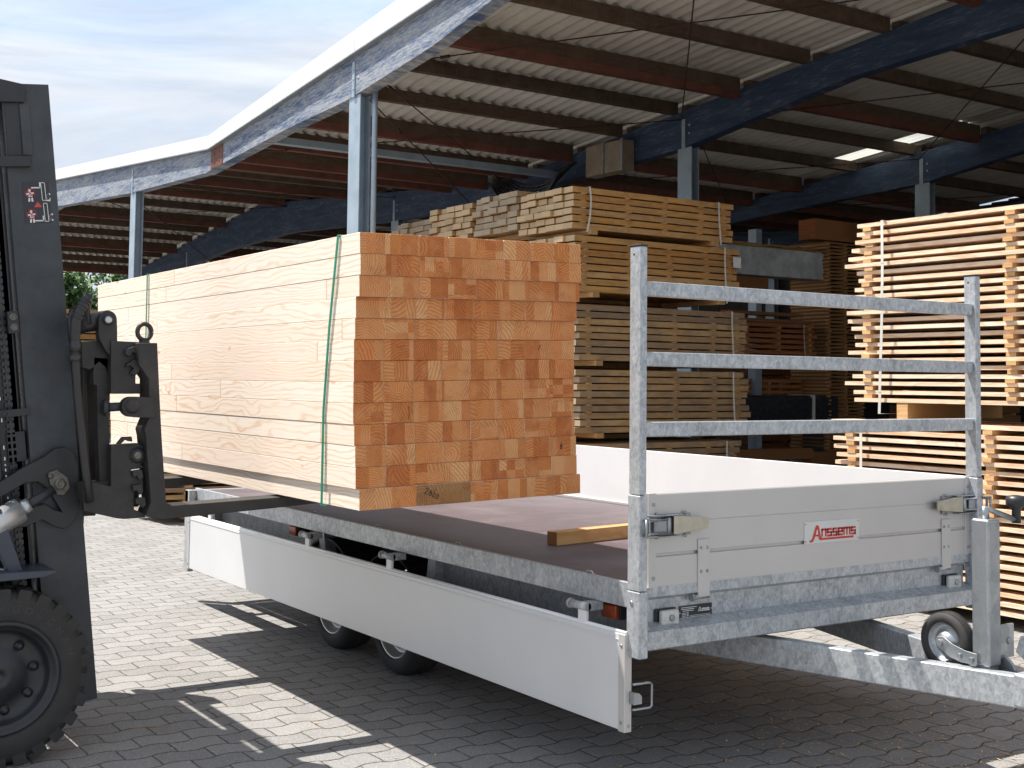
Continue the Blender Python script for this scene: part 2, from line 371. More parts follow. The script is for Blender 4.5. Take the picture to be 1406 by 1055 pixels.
M['alu'] = m_alu('anodised_aluminium', (.55, .53, .515), .4); M['alu_far'] = m_alu('aluminium_side', (.74, .745, .75), .15)
M['alu_drop'] = m_alu('aluminium_drop_side', (.70, .71, .72), .25)
M['deck'] = m_deck(); M['paving'] = m_paving()
M['beamwood'] = m_glulam()
M['black'] = m_plain('black_paint', (.018, .020, .023), .40, 0, .25, 9, .15)
M['mastpaint'] = worn('mast_black_paint', (.034, .039, .045), (.10, .098, .095), .28, .36)
M['forkblack'] = worn('worn_black_steel', (.024, .0225, .022), (.13, .115, .095), .55, .45)
M['rubber'] = m_plain('tyre_rubber', (.028, .027, .026), .75, 0, .35, 14, .3)
M['forkblue'] = m_plain('blue_grey_paint', (.042, .050, .07), .4, 0, .15)
M['darksteel'] = m_plain('oily_steel', (.05, .05, .05), .35, .6, .3, 25)
M['silver'] = m_plain('chromed_rod', (.50, .51, .52), .34, .8, .15)
M['dull'] = m_plain('worn_plate_steel', (.16, .15, .13), .45, .7, .3, 30)
M['plastic'] = m_plain('black_plastic', (.02, .02, .022), .42, 0, .1)
M['orange'] = m_plain('amber_lens', (.30, .05, .015), .18, 0, .3, 60)
M['lens'] = m_plain('clear_lens', (.52, .52, .50), .14, .1, .15, 60)
M['red'] = m_plain('red_print', (.52, .035, .025), .4, 0, .05)
M['decalred'] = m_plain('decal_red', (.55, .05, .06), .4, 0, .05)
M['white'] = m_plain('white_print', (.65, .65, .64), .5, 0, .05)
M['zincy'] = m_plain('yellow_passivated_zinc', (.52, .49, .40), .30, .8, .12, 20)
M['plate'] = m_plain('logo_plate', (.62, .62, .60), .35, .3, .03)
M['decalblack'] = m_plain('decal_black', (.022, .022, .028), .35, 0, .05)
M['green'] = m_plain('green_strap', (.012, .20, .12), .35, 0, .1)
M['strap'] = m_plain('white_strap', (.60, .58, .52), .5, 0, .1)
M['ink'] = m_plain('pencil_mark', (.03, .02, .015), .6)
M['fascia'] = m_plain('white_fascia', (.74, .735, .73), .5, 0, .06, 3)
t = NT('white_fascia_sheet'); p = t.pos(); s_ = t.sep(p)
c = t.mix(t.map(t.noise(t.xyz(s_[0], t.math('MULTIPLY', s_[1], 7), t.math('MULTIPLY', s_[2], .6)), 1.5, 5, .7), .48, .75, 0, .5), (.72, .715, .70), (.50, .49, .46))
c = t.mix(t.math('MULTIPLY', t.math('LESS_THAN', t.math('FRACT', t.math('MULTIPLY', s_[1], .4)), .006), .7), c, (.2, .2, .2)); M['fascia'] = t.set(c, .5, 0)
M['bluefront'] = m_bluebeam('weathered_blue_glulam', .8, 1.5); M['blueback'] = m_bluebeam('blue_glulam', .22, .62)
M['sheet'] = None
t = NT('fibre_cement_sheet'); p = t.pos(); s_ = t.sep(p)
c = t.mix(t.map(t.noise(p, 1.2, 6, .7), .3, .7, 0, 1), (.50, .475, .43), (.62, .59, .54))
c = t.mix(t.map(t.noise(t.xyz(t.math('MULTIPLY', s_[0], 6), t.math('MULTIPLY', s_[1], .5), s_[2]), 2, 5, .7), .55, .75, 0, .5), c, (.17, .15, .125))
t.bump(t.noise(p, 60, 4), .2, .004); M['sheet'] = t.set(c, .9, 0.0, Specular_IOR_Level=.2)
t = NT('translucent_sheet'); tr_ = t.n('BsdfTranslucent'); tr_.inputs[0].default_value = (.8, .8, .76, 1); mx_ = t.n('MixShader'); mx_.inputs[0].default_value = .8
t.set((.6, .6, .58), .5); t.l(t.b.outputs[0], mx_.inputs[1]); t.l(tr_.outputs[0], mx_.inputs[2]); t.l(mx_.outputs[0], t.out.inputs[0]); M['skylight'] = t.m
M['purlin'] = m_board('old_purlin_wood', [(.075, .052, .037), (.10, .07, .048), (.06, .044, .034)], (.08, .055, .038), weather=.35, knots=False, gl=12)
M['redsteel'] = m_plain('red_oxide_steel', (.14, .048, .030), .65, .05, .35, 5, .2)
M['post'] = m_plain('galvanised_post', (.33, .40, .46), .42, .35, .14, 4, .1)
M['rod'] = m_plain('rusty_rod', (.06, .03, .022), .6, .5, .3)
M['cladding'] = m_plain('dark_cladding', (.05, .045, .04), .85, 0, .4, 2)
M['box'] = m_plain('weathered_plywood', (.23, .18, .13), .8, 0, .25, 4)
M['wrap'] = m_plain('black_film', (.035, .035, .04), .22, 0, .3, 12, .5)
M['concrete'] = m_plain('grey_beam', (.46, .47, .48), .8, 0, .3, 5, .3)
M['pine'] = m_board('fresh_pine', [(.82, .62, .44), (.85, .69, .53), (.80, .57, .39), (.87, .73, .58)], (.60, .36, .17), knots=False, gl=20)
M['stick'] = m_board('spacer_wood', [(.62, .38, .17), (.68, .44, .22), (.55, .30, .12)], (.55, .32, .13), knots=False)
M['oak'] = m_board('stacked_sawn_wood', [(.50, .27, .085), (.56, .33, .12), (.44, .22, .07), (.62, .43, .21), (.38, .19, .065), (.54, .30, .10)], (.64, .47, .28), weather=.35, gl=14)
M['oakgrey'] = m_board('greyed_sawn_wood', [(.40, .25, .12), (.50, .33, .16), (.28, .19, .12), (.54, .35, .16)], (.46, .36, .25), weather=.7, gl=14)
M['redwood'] = m_board('red_sawn_wood', [(.34, .12, .045), (.42, .17, .07), (.30, .10, .04)], (.34, .15, .06), weather=.1, gl=16)
M['lathwood'] = m_board('brown_lath_wood', [(.30, .15, .06), (.36, .19, .08), (.26, .13, .055)], (.33, .17, .07), knots=False)
M['loose'] = m_board('loose_timber', [(.52, .30, .13), (.55, .33, .15)], (.32, .15, .06), gl=14)
M['leafa'] = m_plain('leaf_green', (.10, .19, .045), .6, 0, .3, 1.5); M['leafb'] = m_plain('leaf_dark_green', (.055, .11, .03), .6, 0, .3, 1.5)
M['bark'] = m_plain('bark', (.09, .065, .045), .9, 0, .3, 8, .4)
M['kraft'] = m_plain('paper_label', (.62, .62, .60), .6)

# ------------------------------------------------------------------ ground
g = MB()
N = 24
vs = {}
for i in range(N+1):
    for j in range(N+1):
        f = lambda k: math.copysign(abs(k/(N/2)-1)**3, k-N/2)*1500
        vs[i, j] = g.bm.verts.new((f(i)+2, f(j)+5, 0))
for i in range(N):
    for j in range(N): g.bm.faces.new((vs[i, j], vs[i+1, j], vs[i+1, j+1], vs[i, j+1]))
ground = g.build('ground', M['paving'], origin=(0, 0, 0)); tag(ground, 'grey wavy interlocking paving of the yard', kind='structure')

# ------------------------------------------------------------------ shed
TOP = [(38, 4.75), (26, 5.93), (15, 5.09), (3.2, 6.16), (-6, 5.35)]
BOT = [(38, 4.20), (28.5, 4.95), (24.3, 5.05), (19.2, 4.80), (15.2, 4.74), (12.2, 4.90), (10.2, 4.98), (7.0, 5.42), (3.2, 5.60), (-6, 4.9)]
BOTF = [(38, 4.20), (28.5, 5.0), (24.5, 5.22), (19.1, 4.88), (15.3, 4.736), (12.2, 4.93), (10.4, 4.99), (8.3, 5.21), (7.0, 5.44), (3.2, 5.7), (-6, 4.9)]
def prof(P, y):
    P = sorted(P)
    for (a, b), (c, d) in zip(P, P[1:]):
        if a <= y <= c: return b + (d-b)*(y-a)/(c-a)
    return P[0][1] if y < P[0][0] else P[-1][1]
FX = [3.9, 9.3, 14.7, 20.1]
shed = thing('timber_shed', (FX[0], 15, 0), 'open timber storage shed with blue glulam frames and white roof edge', 'shed')
for k, x in enumerate(FX):
    m = MB(); bt = BOTF if k == 0 else BOT
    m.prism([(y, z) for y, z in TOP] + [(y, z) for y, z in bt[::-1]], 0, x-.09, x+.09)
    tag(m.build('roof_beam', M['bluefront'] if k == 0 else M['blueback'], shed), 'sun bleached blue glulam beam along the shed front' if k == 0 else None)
    for y in (10.16, 19.05, 31.5, -1.0):
        zt = prof(bt, y)
        m = MB()
        m.box(x-.075, x-.06, y-.15, y+.15, 0, zt); m.box(x+.06, x+.075, y-.15, y+.15, 0, zt); m.box(x-.06, x+.06, y-.006, y+.006, 0, zt)
        m.box(x-.13, x+.13, y-.2, y+.2, 0, .02)
        c = m.build('column', M['post'], shed)
        m = MB(); m.box(x-.102, x-.0902, y-.035, y+.035, zt-.02, zt+.42)
        for dz in (.08, .2, .32): m.dome((x-.102, y, zt+dz), .015, 0, -1)
        for dz in (.1, .22): m.dome((x-.0902, y-.12, zt+dz+.1), .018, 0, -1)
        m.build('bracket', M['post'], c)
# red joint plate at the valley of the front frame
m = MB(); m.prism([(15.05, 5.06), (15.05, 4.76), (14.55, 4.78), (14.55, 5.10)], 0, FX[0]-.098, FX[0]-.0902)
for yy, zz in ((14.9, 4.98), (14.9, 4.84), (14.7, 4.99), (14.7, 4.85)): m.dome((FX[0]-.098, yy, zz), .02, 0, -1)
m.build('joint_plate', M['redsteel'], shed)
# fascia
m = MB()
FH = {38: .20, 26: .215, 15: .185, 3.2: .34, -6: .30}
for (a, b), (c, d) in zip(TOP, TOP[1:]):
    m.prism([(a, b-.02), (c, d-.02), (c, d+FH[c]), (a, b+FH[a])], 0, FX[0]-.165, FX[0]-.12)
m.build('fascia', M['fascia'], shed)
m = MB()
for (a, b), (c, d) in zip(TOP, TOP[1:]):
    m.prism([(a, b-.035), (c, d-.035), (c, d-.018), (a, b-.018)], 0, FX[0]-.17, FX[0]-.093)
m.build('fascia_trim', M['galv_dark'], shed)
# purlins with red ties below each third one
ys = []; y = 9.05
while y > -5.5: ys.append(y); y -= 1.3
y = 9.05+1.3
while y < 37.5: ys.append(y); y += 1.3
ys.sort()
proto_p = None
for b in range(3):
    x0, x1 = FX[b], FX[b+1]
    for i, y in enumerate(ys):
        zt = prof(TOP, y) + .165
        if proto_p is None:
            m = MB(); m.box(-.06, .06, 0, 5.4-.18, -.175, 0); proto_p = m.build('purlin', M['purlin'], None, origin=(0, 0, 0)); proto_p.parent = shed; o = proto_p
        else:
            o = proto_p.copy(); COL.objects.link(o)
        sgn = 1
        o.rotation_euler = (0, 0, -PI/2); o.location = Vector((x0+.09, y, zt)) - shed.location
        k = round((y-9.05)/1.3)
        if (k % 3 == 0 and y < 14) or (13 < y < 18) or (y > 19 and k % 3 == 0):
            m = MB(); zb = zt-.175
            m.prism([(y-.06, zb-.002), (y-.06, zb-.11), (y+.06, zb-.11), (y+.06, zb-.098), (y-.05, zb-.098), (y-.05, zb-.014), (y+.06, zb-.014), (y+.06, zb-.002)], 0, x0+.095, x1-.095)
            m.build('tie_channel', M['redsteel'], shed)
# corrugated sheets, one per bay, with missing sheets letting daylight in
def sheet(x0, x1, ysegs, mat='sheet', name='roof_sheet'):
    m = MB(); per = .200; n = int((x1-x0)/per*8)
    for ya, yb in ysegs:
        pts = sorted(set([ya, yb] + [q[0] for q in TOP if ya < q[0] < yb]))
        rows = []
        for yy in pts:
            z = prof(TOP, yy) + .205
            rows.append([m.bm.verts.new((x0+(x1-x0)*i/n, yy, z+.036*math.sin(2*PI*i/8))) for i in range(n+1)])
        for A, B in zip(rows, rows[1:]):
            for i in range(n):
                f = m.bm.faces.new((A[i], A[i+1], B[i+1], B[i])); f.smooth = True
    o = m.build(name, M[mat], shed)
    so = o.modifiers.new('thick', 'SOLIDIFY'); so.thickness = .008
sheet(3.91, 9.3, [(-6, 38)])
sheet(9.3, 14.12, [(-6, 38)])
sheet(14.12, 14.62, [(-6, 9.05), (11.75, 38)])
sheet(14.62, 16.2, [(-6, 38)])
sheet(16.2, 16.7, [(-6, 7.0), (7.9, 9.0), (9.9, 38)])
sheet(16.7, 20.3, [(-6, 38)])
sheet(14.12, 14.62, [(9.05, 11.75)], 'skylight', 'skylight_sheet')
sheet(16.2, 16.7, [(7.0, 7.9)], 'skylight', 'skylight_sheet'); sheet(16.2, 16.7, [(9.0, 9.9)], 'skylight', 'skylight_sheet')
# bracing rods
def rod(a, b, mat='rod', r=.009, name='bracing_rod'):
    m = MB(); a, b = Vector(a), Vector(b); m.tube([a, b], r, 6)
    q = a.lerp(b, .12); m.tube([q, a.lerp(b, .135)], r*2.2, 6)
    m.build(name, M[mat], shed)
for x0 in FX[:3]:
    for ya, yb in ((10.2, 4.0), (14.8, 10.2), (19, 24.5), (24.5, 30)):
        za, zb = prof(TOP, ya)-.12, prof(TOP, yb)-.12
        rod((x0+.1, ya, za), (x0+5.3, yb, zb)); rod((x0+.1, yb, zb), (x0+5.3, ya, za))
rod((3.95, 10.0, 4.95), (9.2, 13.6, 3.2)); rod((3.95, 19.2, 4.75), (9.2, 25, 3.1))
# grey cable tray under the purlins
m = MB(); m.prism([(13.3, 4.95), (13.45, 4.95), (13.45, 5.05), (13.43, 5.05), (13.43, 4.965), (13.32, 4.965), (13.32, 5.05), (13.3, 5.05)], 0, 4.0, 9.2)
m.build('cable_tray', M['post'], shed)
m = MB(); m.tube([(3.98, 9.92, 5.05), (3.97, 9.90, 4.8), (3.97, 9.90, .1)], .035, 10); m.build('downpipe', M['post'], shed)
# dark back wall
w = MB()
for i in range(110):
    yy = -6 + i*.4
    w.box(20.3+.012*(i % 2), 20.34, yy, yy+.4, 0, prof(TOP, yy+.2)+.15)
tag(w.build('back_wall', M['cladding'], None, origin=(20.3, 15, 0)), 'dark vertical board wall closing the back of the shed', 'wall')
m = thing('duct_box', (9.2, 11.77, 4.78), 'weathered plywood box mounted on the second blue beam', 'box')
b = MB(); b.box(8.98, 9.205, 11.30, 12.24, 4.79, 5.27); b.build('housing', M['box'], m, bevel=.006)
b = MB(); b.box(8.96, 8.98, 11.76, 11.80, 4.78, 5.28); b.box(8.96, 8.98, 11.29, 11.33, 4.78, 5.28); b.build('batten', M['galv_dark'], m)
# dark net hanging from the roof
m = MB()
for k in range(9):
    pts = []
    for i in range(15):
        a = i/14; yy = 12.4 + 2.0*a; pts.append((8.9-.04*k, yy, 5.05 - (.25+.05*k)*math.sin(PI*a) - .02*k))
    m.tube(pts, .022, 5)
for i in range(1, 14):
    a = i/14; yy = 12.4+2.0*a; m.tube([(8.9, yy, 5.05-.25*math.sin(PI*a)), (8.58, yy, 4.89-.65*math.sin(PI*a))], .012, 4)
tag(m.build('netting', M['plastic'], None, origin=(8.9, 13.3, 4.8)), 'bundled black netting slung under the roof beside the plywood box', 'net')

# ------------------------------------------------------------------ timber packs
def pack(name, loc, label, group, axis, nr, nc, L, bw, bt, gap, mat, jl=.02, stick=(.15, .5, .85), sw=.06, strap=(), bearer=.08, drop=0.0, stickmat='stick', skew=0.0, sag=0.0, cat='timber pack'):
    """pack of boards with its near-left-bottom corner at loc. axis 'x': boards run along +X, columns go +Y; 'y': boards run along +Y, columns go +X"""
    r = thing(name, loc, label, cat, group)
    rz = -PI/2 if axis == 'x' else 0
    protos = []
    for v in range(3):
        m = MB(); ll = L*(1-.012*v)
        m.box(0, bw*.97, 0, ll, 0, bt)
        o = m.build('board', M[mat] if isinstance(mat, str) else mat, r, origin=(0, 0, 0), bevel=0)
        protos.append(o)
    used = [False]*3
    z = bearer
    def place(src, first, x, y, zz):
        if axis == 'x': p = Vector((y, x+bw, zz))
        else: p = Vector((x, y, zz))
        rz_ = rz + random.gauss(0, .0022)
        if first: o = src; o.location = p; o.rotation_euler = (random.gauss(0, .0006), 0, rz_)
        else: o = inst(src, r, p, (random.gauss(0, .0006), random.gauss(0, .004), rz_))
        return o
    tot = nr*nc; over = None
    for i in range(nr):
        rowoff = random.uniform(-jl, jl)*.6 + skew*i
        rx = random.uniform(-.012, .012)
        for c in range(nc):
            if drop and random.random() < drop and c > 0: continue
            v = random.randrange(3)
            place(protos[v], not used[v], c*bw + rx + random.uniform(-.003, .003), rowoff + random.uniform(-jl, jl), z + random.uniform(-.001, .001)); used[v] = True
        z += bt
        if gap > 0 and i < nr-1:
            z += gap
    top = z
    for v in range(3):
        if not used[v]: place(protos[v], True, 0, 0, bearer)
    # spacers: one part per cross line
    if gap > 0:
        for f in stick:
            m = MB(); zz = bearer + bt
            for i in range(nr-1):
                o1, o2 = random.uniform(.0, .03), random.uniform(.0, .03); dy = random.uniform(-.012, .012)
                a0, a1 = f*L-sw/2+dy, f*L+sw/2+dy
                if axis == 'x': m.box(a0, a1, -o1, nc*bw+o2, zz+.001, zz+gap-.001)
                else: m.box(-o1, nc*bw+o2, a0, a1, zz+.001, zz+gap-.001)
                zz += bt+gap
            o = m.build('spacer', M[stickmat], r, origin=(0, 0, 0)); o.location = (0, 0, 0)
    for f in (.12, .88):
        m = MB(); a0, a1 = f*L-.045, f*L+.045
        if axis == 'x': m.box(a0, a1, -.01, nc*bw, 0.001, bearer-.002)
        else: m.box(-.01, nc*bw, a0, a1, 0.001, bearer-.002)
        o = m.build('bearer', M[stickmat], r, origin=(0, 0, 0)); o.location = (0, 0, 0)
    for f in strap:
        m = MB(); a = f*L; W = nc*bw; e = .035
        def P(q, w, zz): return (q, w, zz) if axis == 'x' else (w, q, zz)
        n = 9; prev = None
        path = [(-e-.012*math.sin(PI*i/n*1.0)+0*i, bearer*.3+(top-bearer*.3+.004)*i/n, a+.04*math.sin(2.2*i/n)*(1 if f < .5 else -1)) for i in range(n+1)] + [(W+e, top+.004, a), (W+e, bearer*.3, a), (-e, bearer*.3, a)]
        for (w0, z0, q0), (w1, z1, q1) in zip(path, path[1:]):
            vsx = [m.bm.verts.new(P(q0-.011, w0, z0)), m.bm.verts.new(P(q0+.011, w0, z0)), m.bm.verts.new(P(q1+.011, w1, z1)), m.bm.verts.new(P(q1-.011, w1, z1))]
            m.bm.faces.new(vsx)
        o = m.build('strap', M['strap'], r, origin=(0, 0, 0)); o.location = (0, 0, 0)
        sd = o.modifiers.new('t', 'SOLIDIFY'); sd.thickness = .002
    r['top'] = top
    return r, top
LX, LY = 4.6, 6.65
zlist = [0.02, .80, 1.62, 2.32, 3.02]
specs = [('oakgrey', 8, 'bottom pack of the front sawn timber pile, mostly hidden by the trailer side'),
         ('oakgrey', 8, 'second pack from the bottom of the front sawn timber pile, brown and grey boards'),
         ('oakgrey', 7, 'greyest pack of the front timber pile, level with the middle rail of the trailer rack'),
         ('oak', 7, 'golden timber pack just under the topmost one, with a white paper label'),
         ('oak', 7, 'topmost golden timber pack of the front pile, closest to the camera')]
front = []
z = .02
heights = [(.25, 8), (.94, 9), (1.69, 8), (2.40, 8), (3.05, 6)]
for i, ((z0, nr), (mt, _, lb)) in enumerate(zip(heights, specs)):
    r, top = pack('timber_pack', (LX + (.0, .06, .05, .0, -.02)[i], LY + (.02, .0, .01, .0, .0)[i], z0), lb, 'timber packs of the pile in the shed', 'x', nr, 6, (2.40, 2.42, 2.42, 2.34, 2.26)[i], .163, .059, .015, mt, .03, (.06, .32, .55, .78, .93), .045, (.07, .90) if i == 4 else (.90,), .055)
    front.append(r)
pack('timber_pack', (LX, LY+.03, .02), 'lowest layer of the front timber pile near the ground, behind the trailer side', 'timber packs of the pile in the shed', 'x', 2, 6, 2.4, .163, .059, .015, 'oakgrey', .03, (.06, .5, .93), .045, (), .055)
m = MB(); m.box(6.80, 6.92, LY-.035, LY-.033, 2.82, 2.94); m.build('paper_label', M['kraft'], front[3])
for i, (mt, lb, yo, zz, xo) in enumerate((('oakgrey', 'grey weathered timber pack right behind the topmost golden one', 1.02, 3.10, .0),
                                      ('oak', 'pale golden timber pack standing third back in the row of pile tops', 2.02, 3.08, .0),
                                      ('oakgrey', 'farthest timber pack of the pile tops, beside the near shed column', 3.02, 3.00, .04))):
    pack('timber_pack', (LX+xo, LY+yo, zz), lb, 'timber packs of the pile in the shed', 'x', 6, 5, 2.3, .185, .062, .012, mt, .035, (.06, .5, .93), .045, (.09,) if i != 2 else ())
for i in range(3):
    for j in range(3):
        pack('timber_pack', (LX+.02*j, LY+1.02+i, .02+1.02*j), 'lower timber pack hidden behind the front pile', 'hidden lower timber packs', 'x', 10, 1, 2.3, .97, .085, .008, 'oak', .02, (.1, .9), .05)

# bright pile on the right, long sides in the sun
RX = 3.93
pack('pine_board_pack', (RX-.02, -1.3, .02), 'lower pack of pale pine boards in the sunny pile at the right', 'sunlit pine board packs', 'y', 21, 4, 3.93, .26, .027, .0305, 'pine', .05, (.36, .66, .945), .07, (.30, .925), .07)
pack('pine_board_pack', (RX, -1.45, 1.29), 'upper pack of pale pine boards in the sunny pile at the right', 'sunlit pine board packs', 'y', 23, 4, 3.9, .26, .027, .029, 'pine', .035, (.38, .665, .955), .07, (.925,), .11)
# ------------------------------------------------------------------ things deeper in the shed
pack('lath_pack', (14.3, 12.0, .02), 'tall dark pile of thin brown laths between the two lit piles', None, 'x', 62, 1, 1.0, .9, .034, .032, 'lathwood', .02, (.05, .5, .95), .05, (), .05)
pack('red_board_pack', (12.1, 12.0, 1.95), 'strapped pack of reddish boards on the rack deep in the shed', None, 'x', 6, 3, 1.95, .2, .06, .035, 'redwood', .03, (.1, .5, .9), .06, (.82,), .1)
pack('dark_board_pack', (12.3, 12.6, .85), 'dark stack of boards under the reddish strapped pack', None, 'x', 7, 3, 2.3, .2, .06, .04, 'redwood', .08, (.1, .5, .9), .06, (), .1)
r = thing('steel_rack', (13.0, 12.6, 0), 'steel rack post with arms carrying beams deep in the shed', 'rack')
b = MB(); b.box(13.02, 13.16, 12.5, 12.7, 0, 4.3); b.build('post', M['post'], r)
for zz in (1.9, 2.6, 3.1): b = MB(); b.box(12.2, 14.6, 12.56, 12.66, zz-.06, zz+.04); b.build('arm', M['post'], r)
b = MB(); b.box(11.7, 14.45, 12.1, 12.5, 3.42, 3.92); tag(b.build('concrete_beam', M['concrete'], None, origin=(13, 12.3, 3.42), bevel=.02), 'thick pale grey beam resting on the rack at the back of the shed', 'beam')
b = MB(); b.box(11.9, 13.02, 12.2, 12.5, 3.18, 3.40); tag(b.build('timber_beam', M['redwood'], None, origin=(12, 12.2, 3.1)), 'short red brown beam left of the rack post under the grey beam', 'beam')
b = MB()
for k in range(40):
    xx = 11.7+random.uniform(0, 2.6); b.box(xx, xx+random.uniform(.2, .9), 12.1+random.uniform(0, .2), 12.4, 3.925+.012*(k % 6), 3.937+.012*(k % 6))
tag(b.build('loose_laths', M['stick'], None, origin=(13, 12.3, 3.9)), 'thin laths strewn on top of the grey beam', 'laths')
b = MB(); b.box(14.0, 16.2, 12.0, 12.4, 4.15, 4.52); tag(b.build('timber_beam', M['redwood'], None, origin=(15, 12.2, 4.1)), 'brown beam lying on top of the dark lath pile', 'beam')
b = MB(); b.box(11.9, 13.7, 12.0, 12.25, 2.72, 2.78); b.box(12.3, 13.9, 12.0, 12.12, 2.60, 2.66); tag(b.build('loose_boards', M['redwood'], None, origin=(12, 12, 2.6)), 'two red boards lying on the rack arm', 'boards')
r = thing('wrapped_pack', (13, 12, .8), 'long pack wrapped in shiny black film deep in the shed', 'wrapped pack')
b = MB(); pr = [(12.0, .92), (12.02, .88), (12.5, .86), (12.55, .90), (12.57, 1.25), (12.5, 1.32), (12.05, 1.33), (11.99, 1.28)]
b.prism(pr, 0, 12.0, 14.6); o = b.build('film', M['wrap'], r, bevel=.03, seg=3)
b = MB(); b.prism([(11.975, .9), (11.975, 1.34), (12.58, 1.345), (12.58, .85)], 0, 13.9, 13.96); b.build('strap', M['strap'], r)
b = MB(); b.box(12.1, 14.5, 12.1, 12.2, .76, .86); b.box(12.1, 14.5, 12.5, 12.6, .76, .86)
for xx in (12.15, 14.3): b.box(xx, xx+.1, 12.1, 12.6, .0, .76)
b.box(12.15, 14.4, 12.3, 12.35, .3, .38); tag(b.build('trestle', M['cladding'], None, origin=(13, 12.3, 0)), 'dark trestle under the black wrapped pack', 'trestle')
b = MB(); b.prism([(11.75, .24), (13.45, .24), (13.55, .32), (13.45, .42), (11.75, .42)], 1, 11.6, 11.8); tag(b.build('timber_beam', M['redwood'], None, origin=(12.5, 11.7, .1)), 'orange red beam lying low just above the trailer side', 'beam')
b = MB(); b.box(13.6, 16, 11.75, 11.95, .12, .34); tag(b.build('timber_beam', M['redwood'], None, origin=(14.5, 11.8, .1)), 'brown beam lying low at the right behind the trailer side', 'beam')
# far dark piles
for i, (x, y, h, mt) in enumerate(((9.5, 16.5, 14, 'oakgrey'), (16.6, 11.5, 14, 'lathwood'), (11.5, 20.5, 12, 'oak'), (8.5, 13.2, 12, 'oakgrey'), (16, 16.0, 14, 'redwood'), (12.6, 15.0, 13, 'oakgrey'))):
    pack('timber_pile', (x, y, .02), ('grey timber pile far back behind the front pile', 'brown timber pile at the right rear of the shed', 'pale timber pile far back under the left roof', 'grey timber pile behind the second column', 'reddish timber pile against the back wall', 'dark timber pile behind the rack')[i], None, 'x', h, 2, 2.8, .5, .14, .04, mt, .05, (.1, .5, .9), .08, cat='timber pile')
# orange planks beyond the forklift mast and dark pile behind the trailer
pack('timber_pile', (4.6, 29.5, .02), 'orange planks stacked far back beyond the forklift mast', None, 'x', 20, 2, 5.0, .5, .12, .04, 'stick', .05, (.1, .5, .9), .08, cat='timber pile')
pack('timber_pile', (1.2, 9.2, .02), 'low dark pile of old boards on the ground beyond the trailer', None, 'x', 9, 3, 3.0, .25, .045, .03, 'oakgrey', .05, (.1, .5, .9), .08, cat='timber pile')

# ------------------------------------------------------------------ trees beyond the shed
def tree(loc, h, rad, label):
    r = thing('broadleaf_tree', loc, label, 'tree', 'trees beyond the shed'); x, y, _ = loc
    m = MB(); m.tube([(x, y, 0), (x+.1, y, h*.35), (x, y+.1, h*.75)], [.2, .15, .05], 8)
    for k in range(7):
        a = k*2.4; z0 = h*(.3+.06*k); m.tube([(x, y, z0), (x+math.cos(a)*rad*.7, y+math.sin(a)*rad*.7, z0+h*.2)], [.07, .02], 5)
    m.build('trunk', M['bark'], r)
    m = MB(); cl = [(Vector((x+random.gauss(0, rad*.45), y+random.gauss(0, rad*.45), h*random.uniform(.35, .95))), random.uniform(.35, .8)) for _ in range(40)]
    for i in range(9000):
        c, q = random.choice(cl); d = Vector((random.gauss(0, 1), random.gauss(0, 1), random.gauss(0, .8))).normalized()*q*random.uniform(.6, 1.05)
        p = c+d; a = Vector((random.gauss(0, 1), random.gauss(0, 1), random.gauss(0, 1))).normalized(); b = a.orthogonal().normalized(); s = random.uniform(.08, .16)
        f = m.bm.faces.new([m.bm.verts.new(p+a*s), m.bm.verts.new(p+b*s*.6), m.bm.verts.new(p-a*s), m.bm.verts.new(p-b*s*.6)]); f.material_index = random.random() < .45
    m.build('crown', [M['leafa'], M['leafb']], r)
tree((9.2, 47, 0), 6.0, 2.4, 'green broadleaf tree seen left under the far roof edge')
tree((13.0, 49, 0), 6.5, 2.6, 'green broadleaf tree seen right under the far roof edge')
tree((11.0, 52, 0), 5.2, 2.2, 'lower green tree between the two others beyond the shed')

# ------------------------------------------------------------------ timber bundle on the forks
bun = thing('timber_bundle', (-.862, .66, .262+D), 'large strapped bundle of pale glued beams carried on the forks', 'timber bundle')
bun.rotation_euler = (0, math.radians(-1.4), 0)
cw, ch = 1.062/8, 1.072/13
rowy = [.04, .05, .052, .058, .062, .058, .056, .055, .048, .036, .012, 0, 0]
rowx = [.014, .003, .003, .002, .0, .0, 0, .001, .002, .002, .003, .002, .001]
widths = {0: [1.9, 1.9, 1.0, 1.1, 1.1, 1.0], 9: [1]*8, 12: [1]*8}
cache = {}
def beam_mesh(w, L):
    k = (round(w, 5), L)
    if k not in cache:
        m = MB(); m.box(.0006, w-.0006, 0, L, .0006, ch-.0006)
        me = bpy.data.meshes.new('beam'); bmesh.ops.recalc_face_normals(m.bm, faces=m.bm.faces)
        bmesh.ops.bevel(m.bm, geom=m.bm.edges[:], offset=.0012, segments=1, affect='EDGES'); m.bm.to_mesh(me); me.materials.append(M['beamwood']); cache[k] = me
    return cache[k]
for i in range(13):
    x = rowx[i]; L = 3.22 if i < 9 else 3.55
    ws = widths.get(i, [1 + random.uniform(-.02, .02) for _ in range(8)])
    sc = 8/sum(ws)
    for wq in ws:
        w = wq*sc*cw
        if i not in (0,): w = w
        o = bpy.data.objects.new('beam', beam_mesh(round(w*4000)/4000, L)); COL.objects.link(o); o.parent = bun
        o.location = (x, rowy[i] + (0 if i in (0, 2, 4, 7) and random.random() < 2 else random.choice((0, 0, .001, .002, -.0015, .003, -.001))), i*ch); x += w
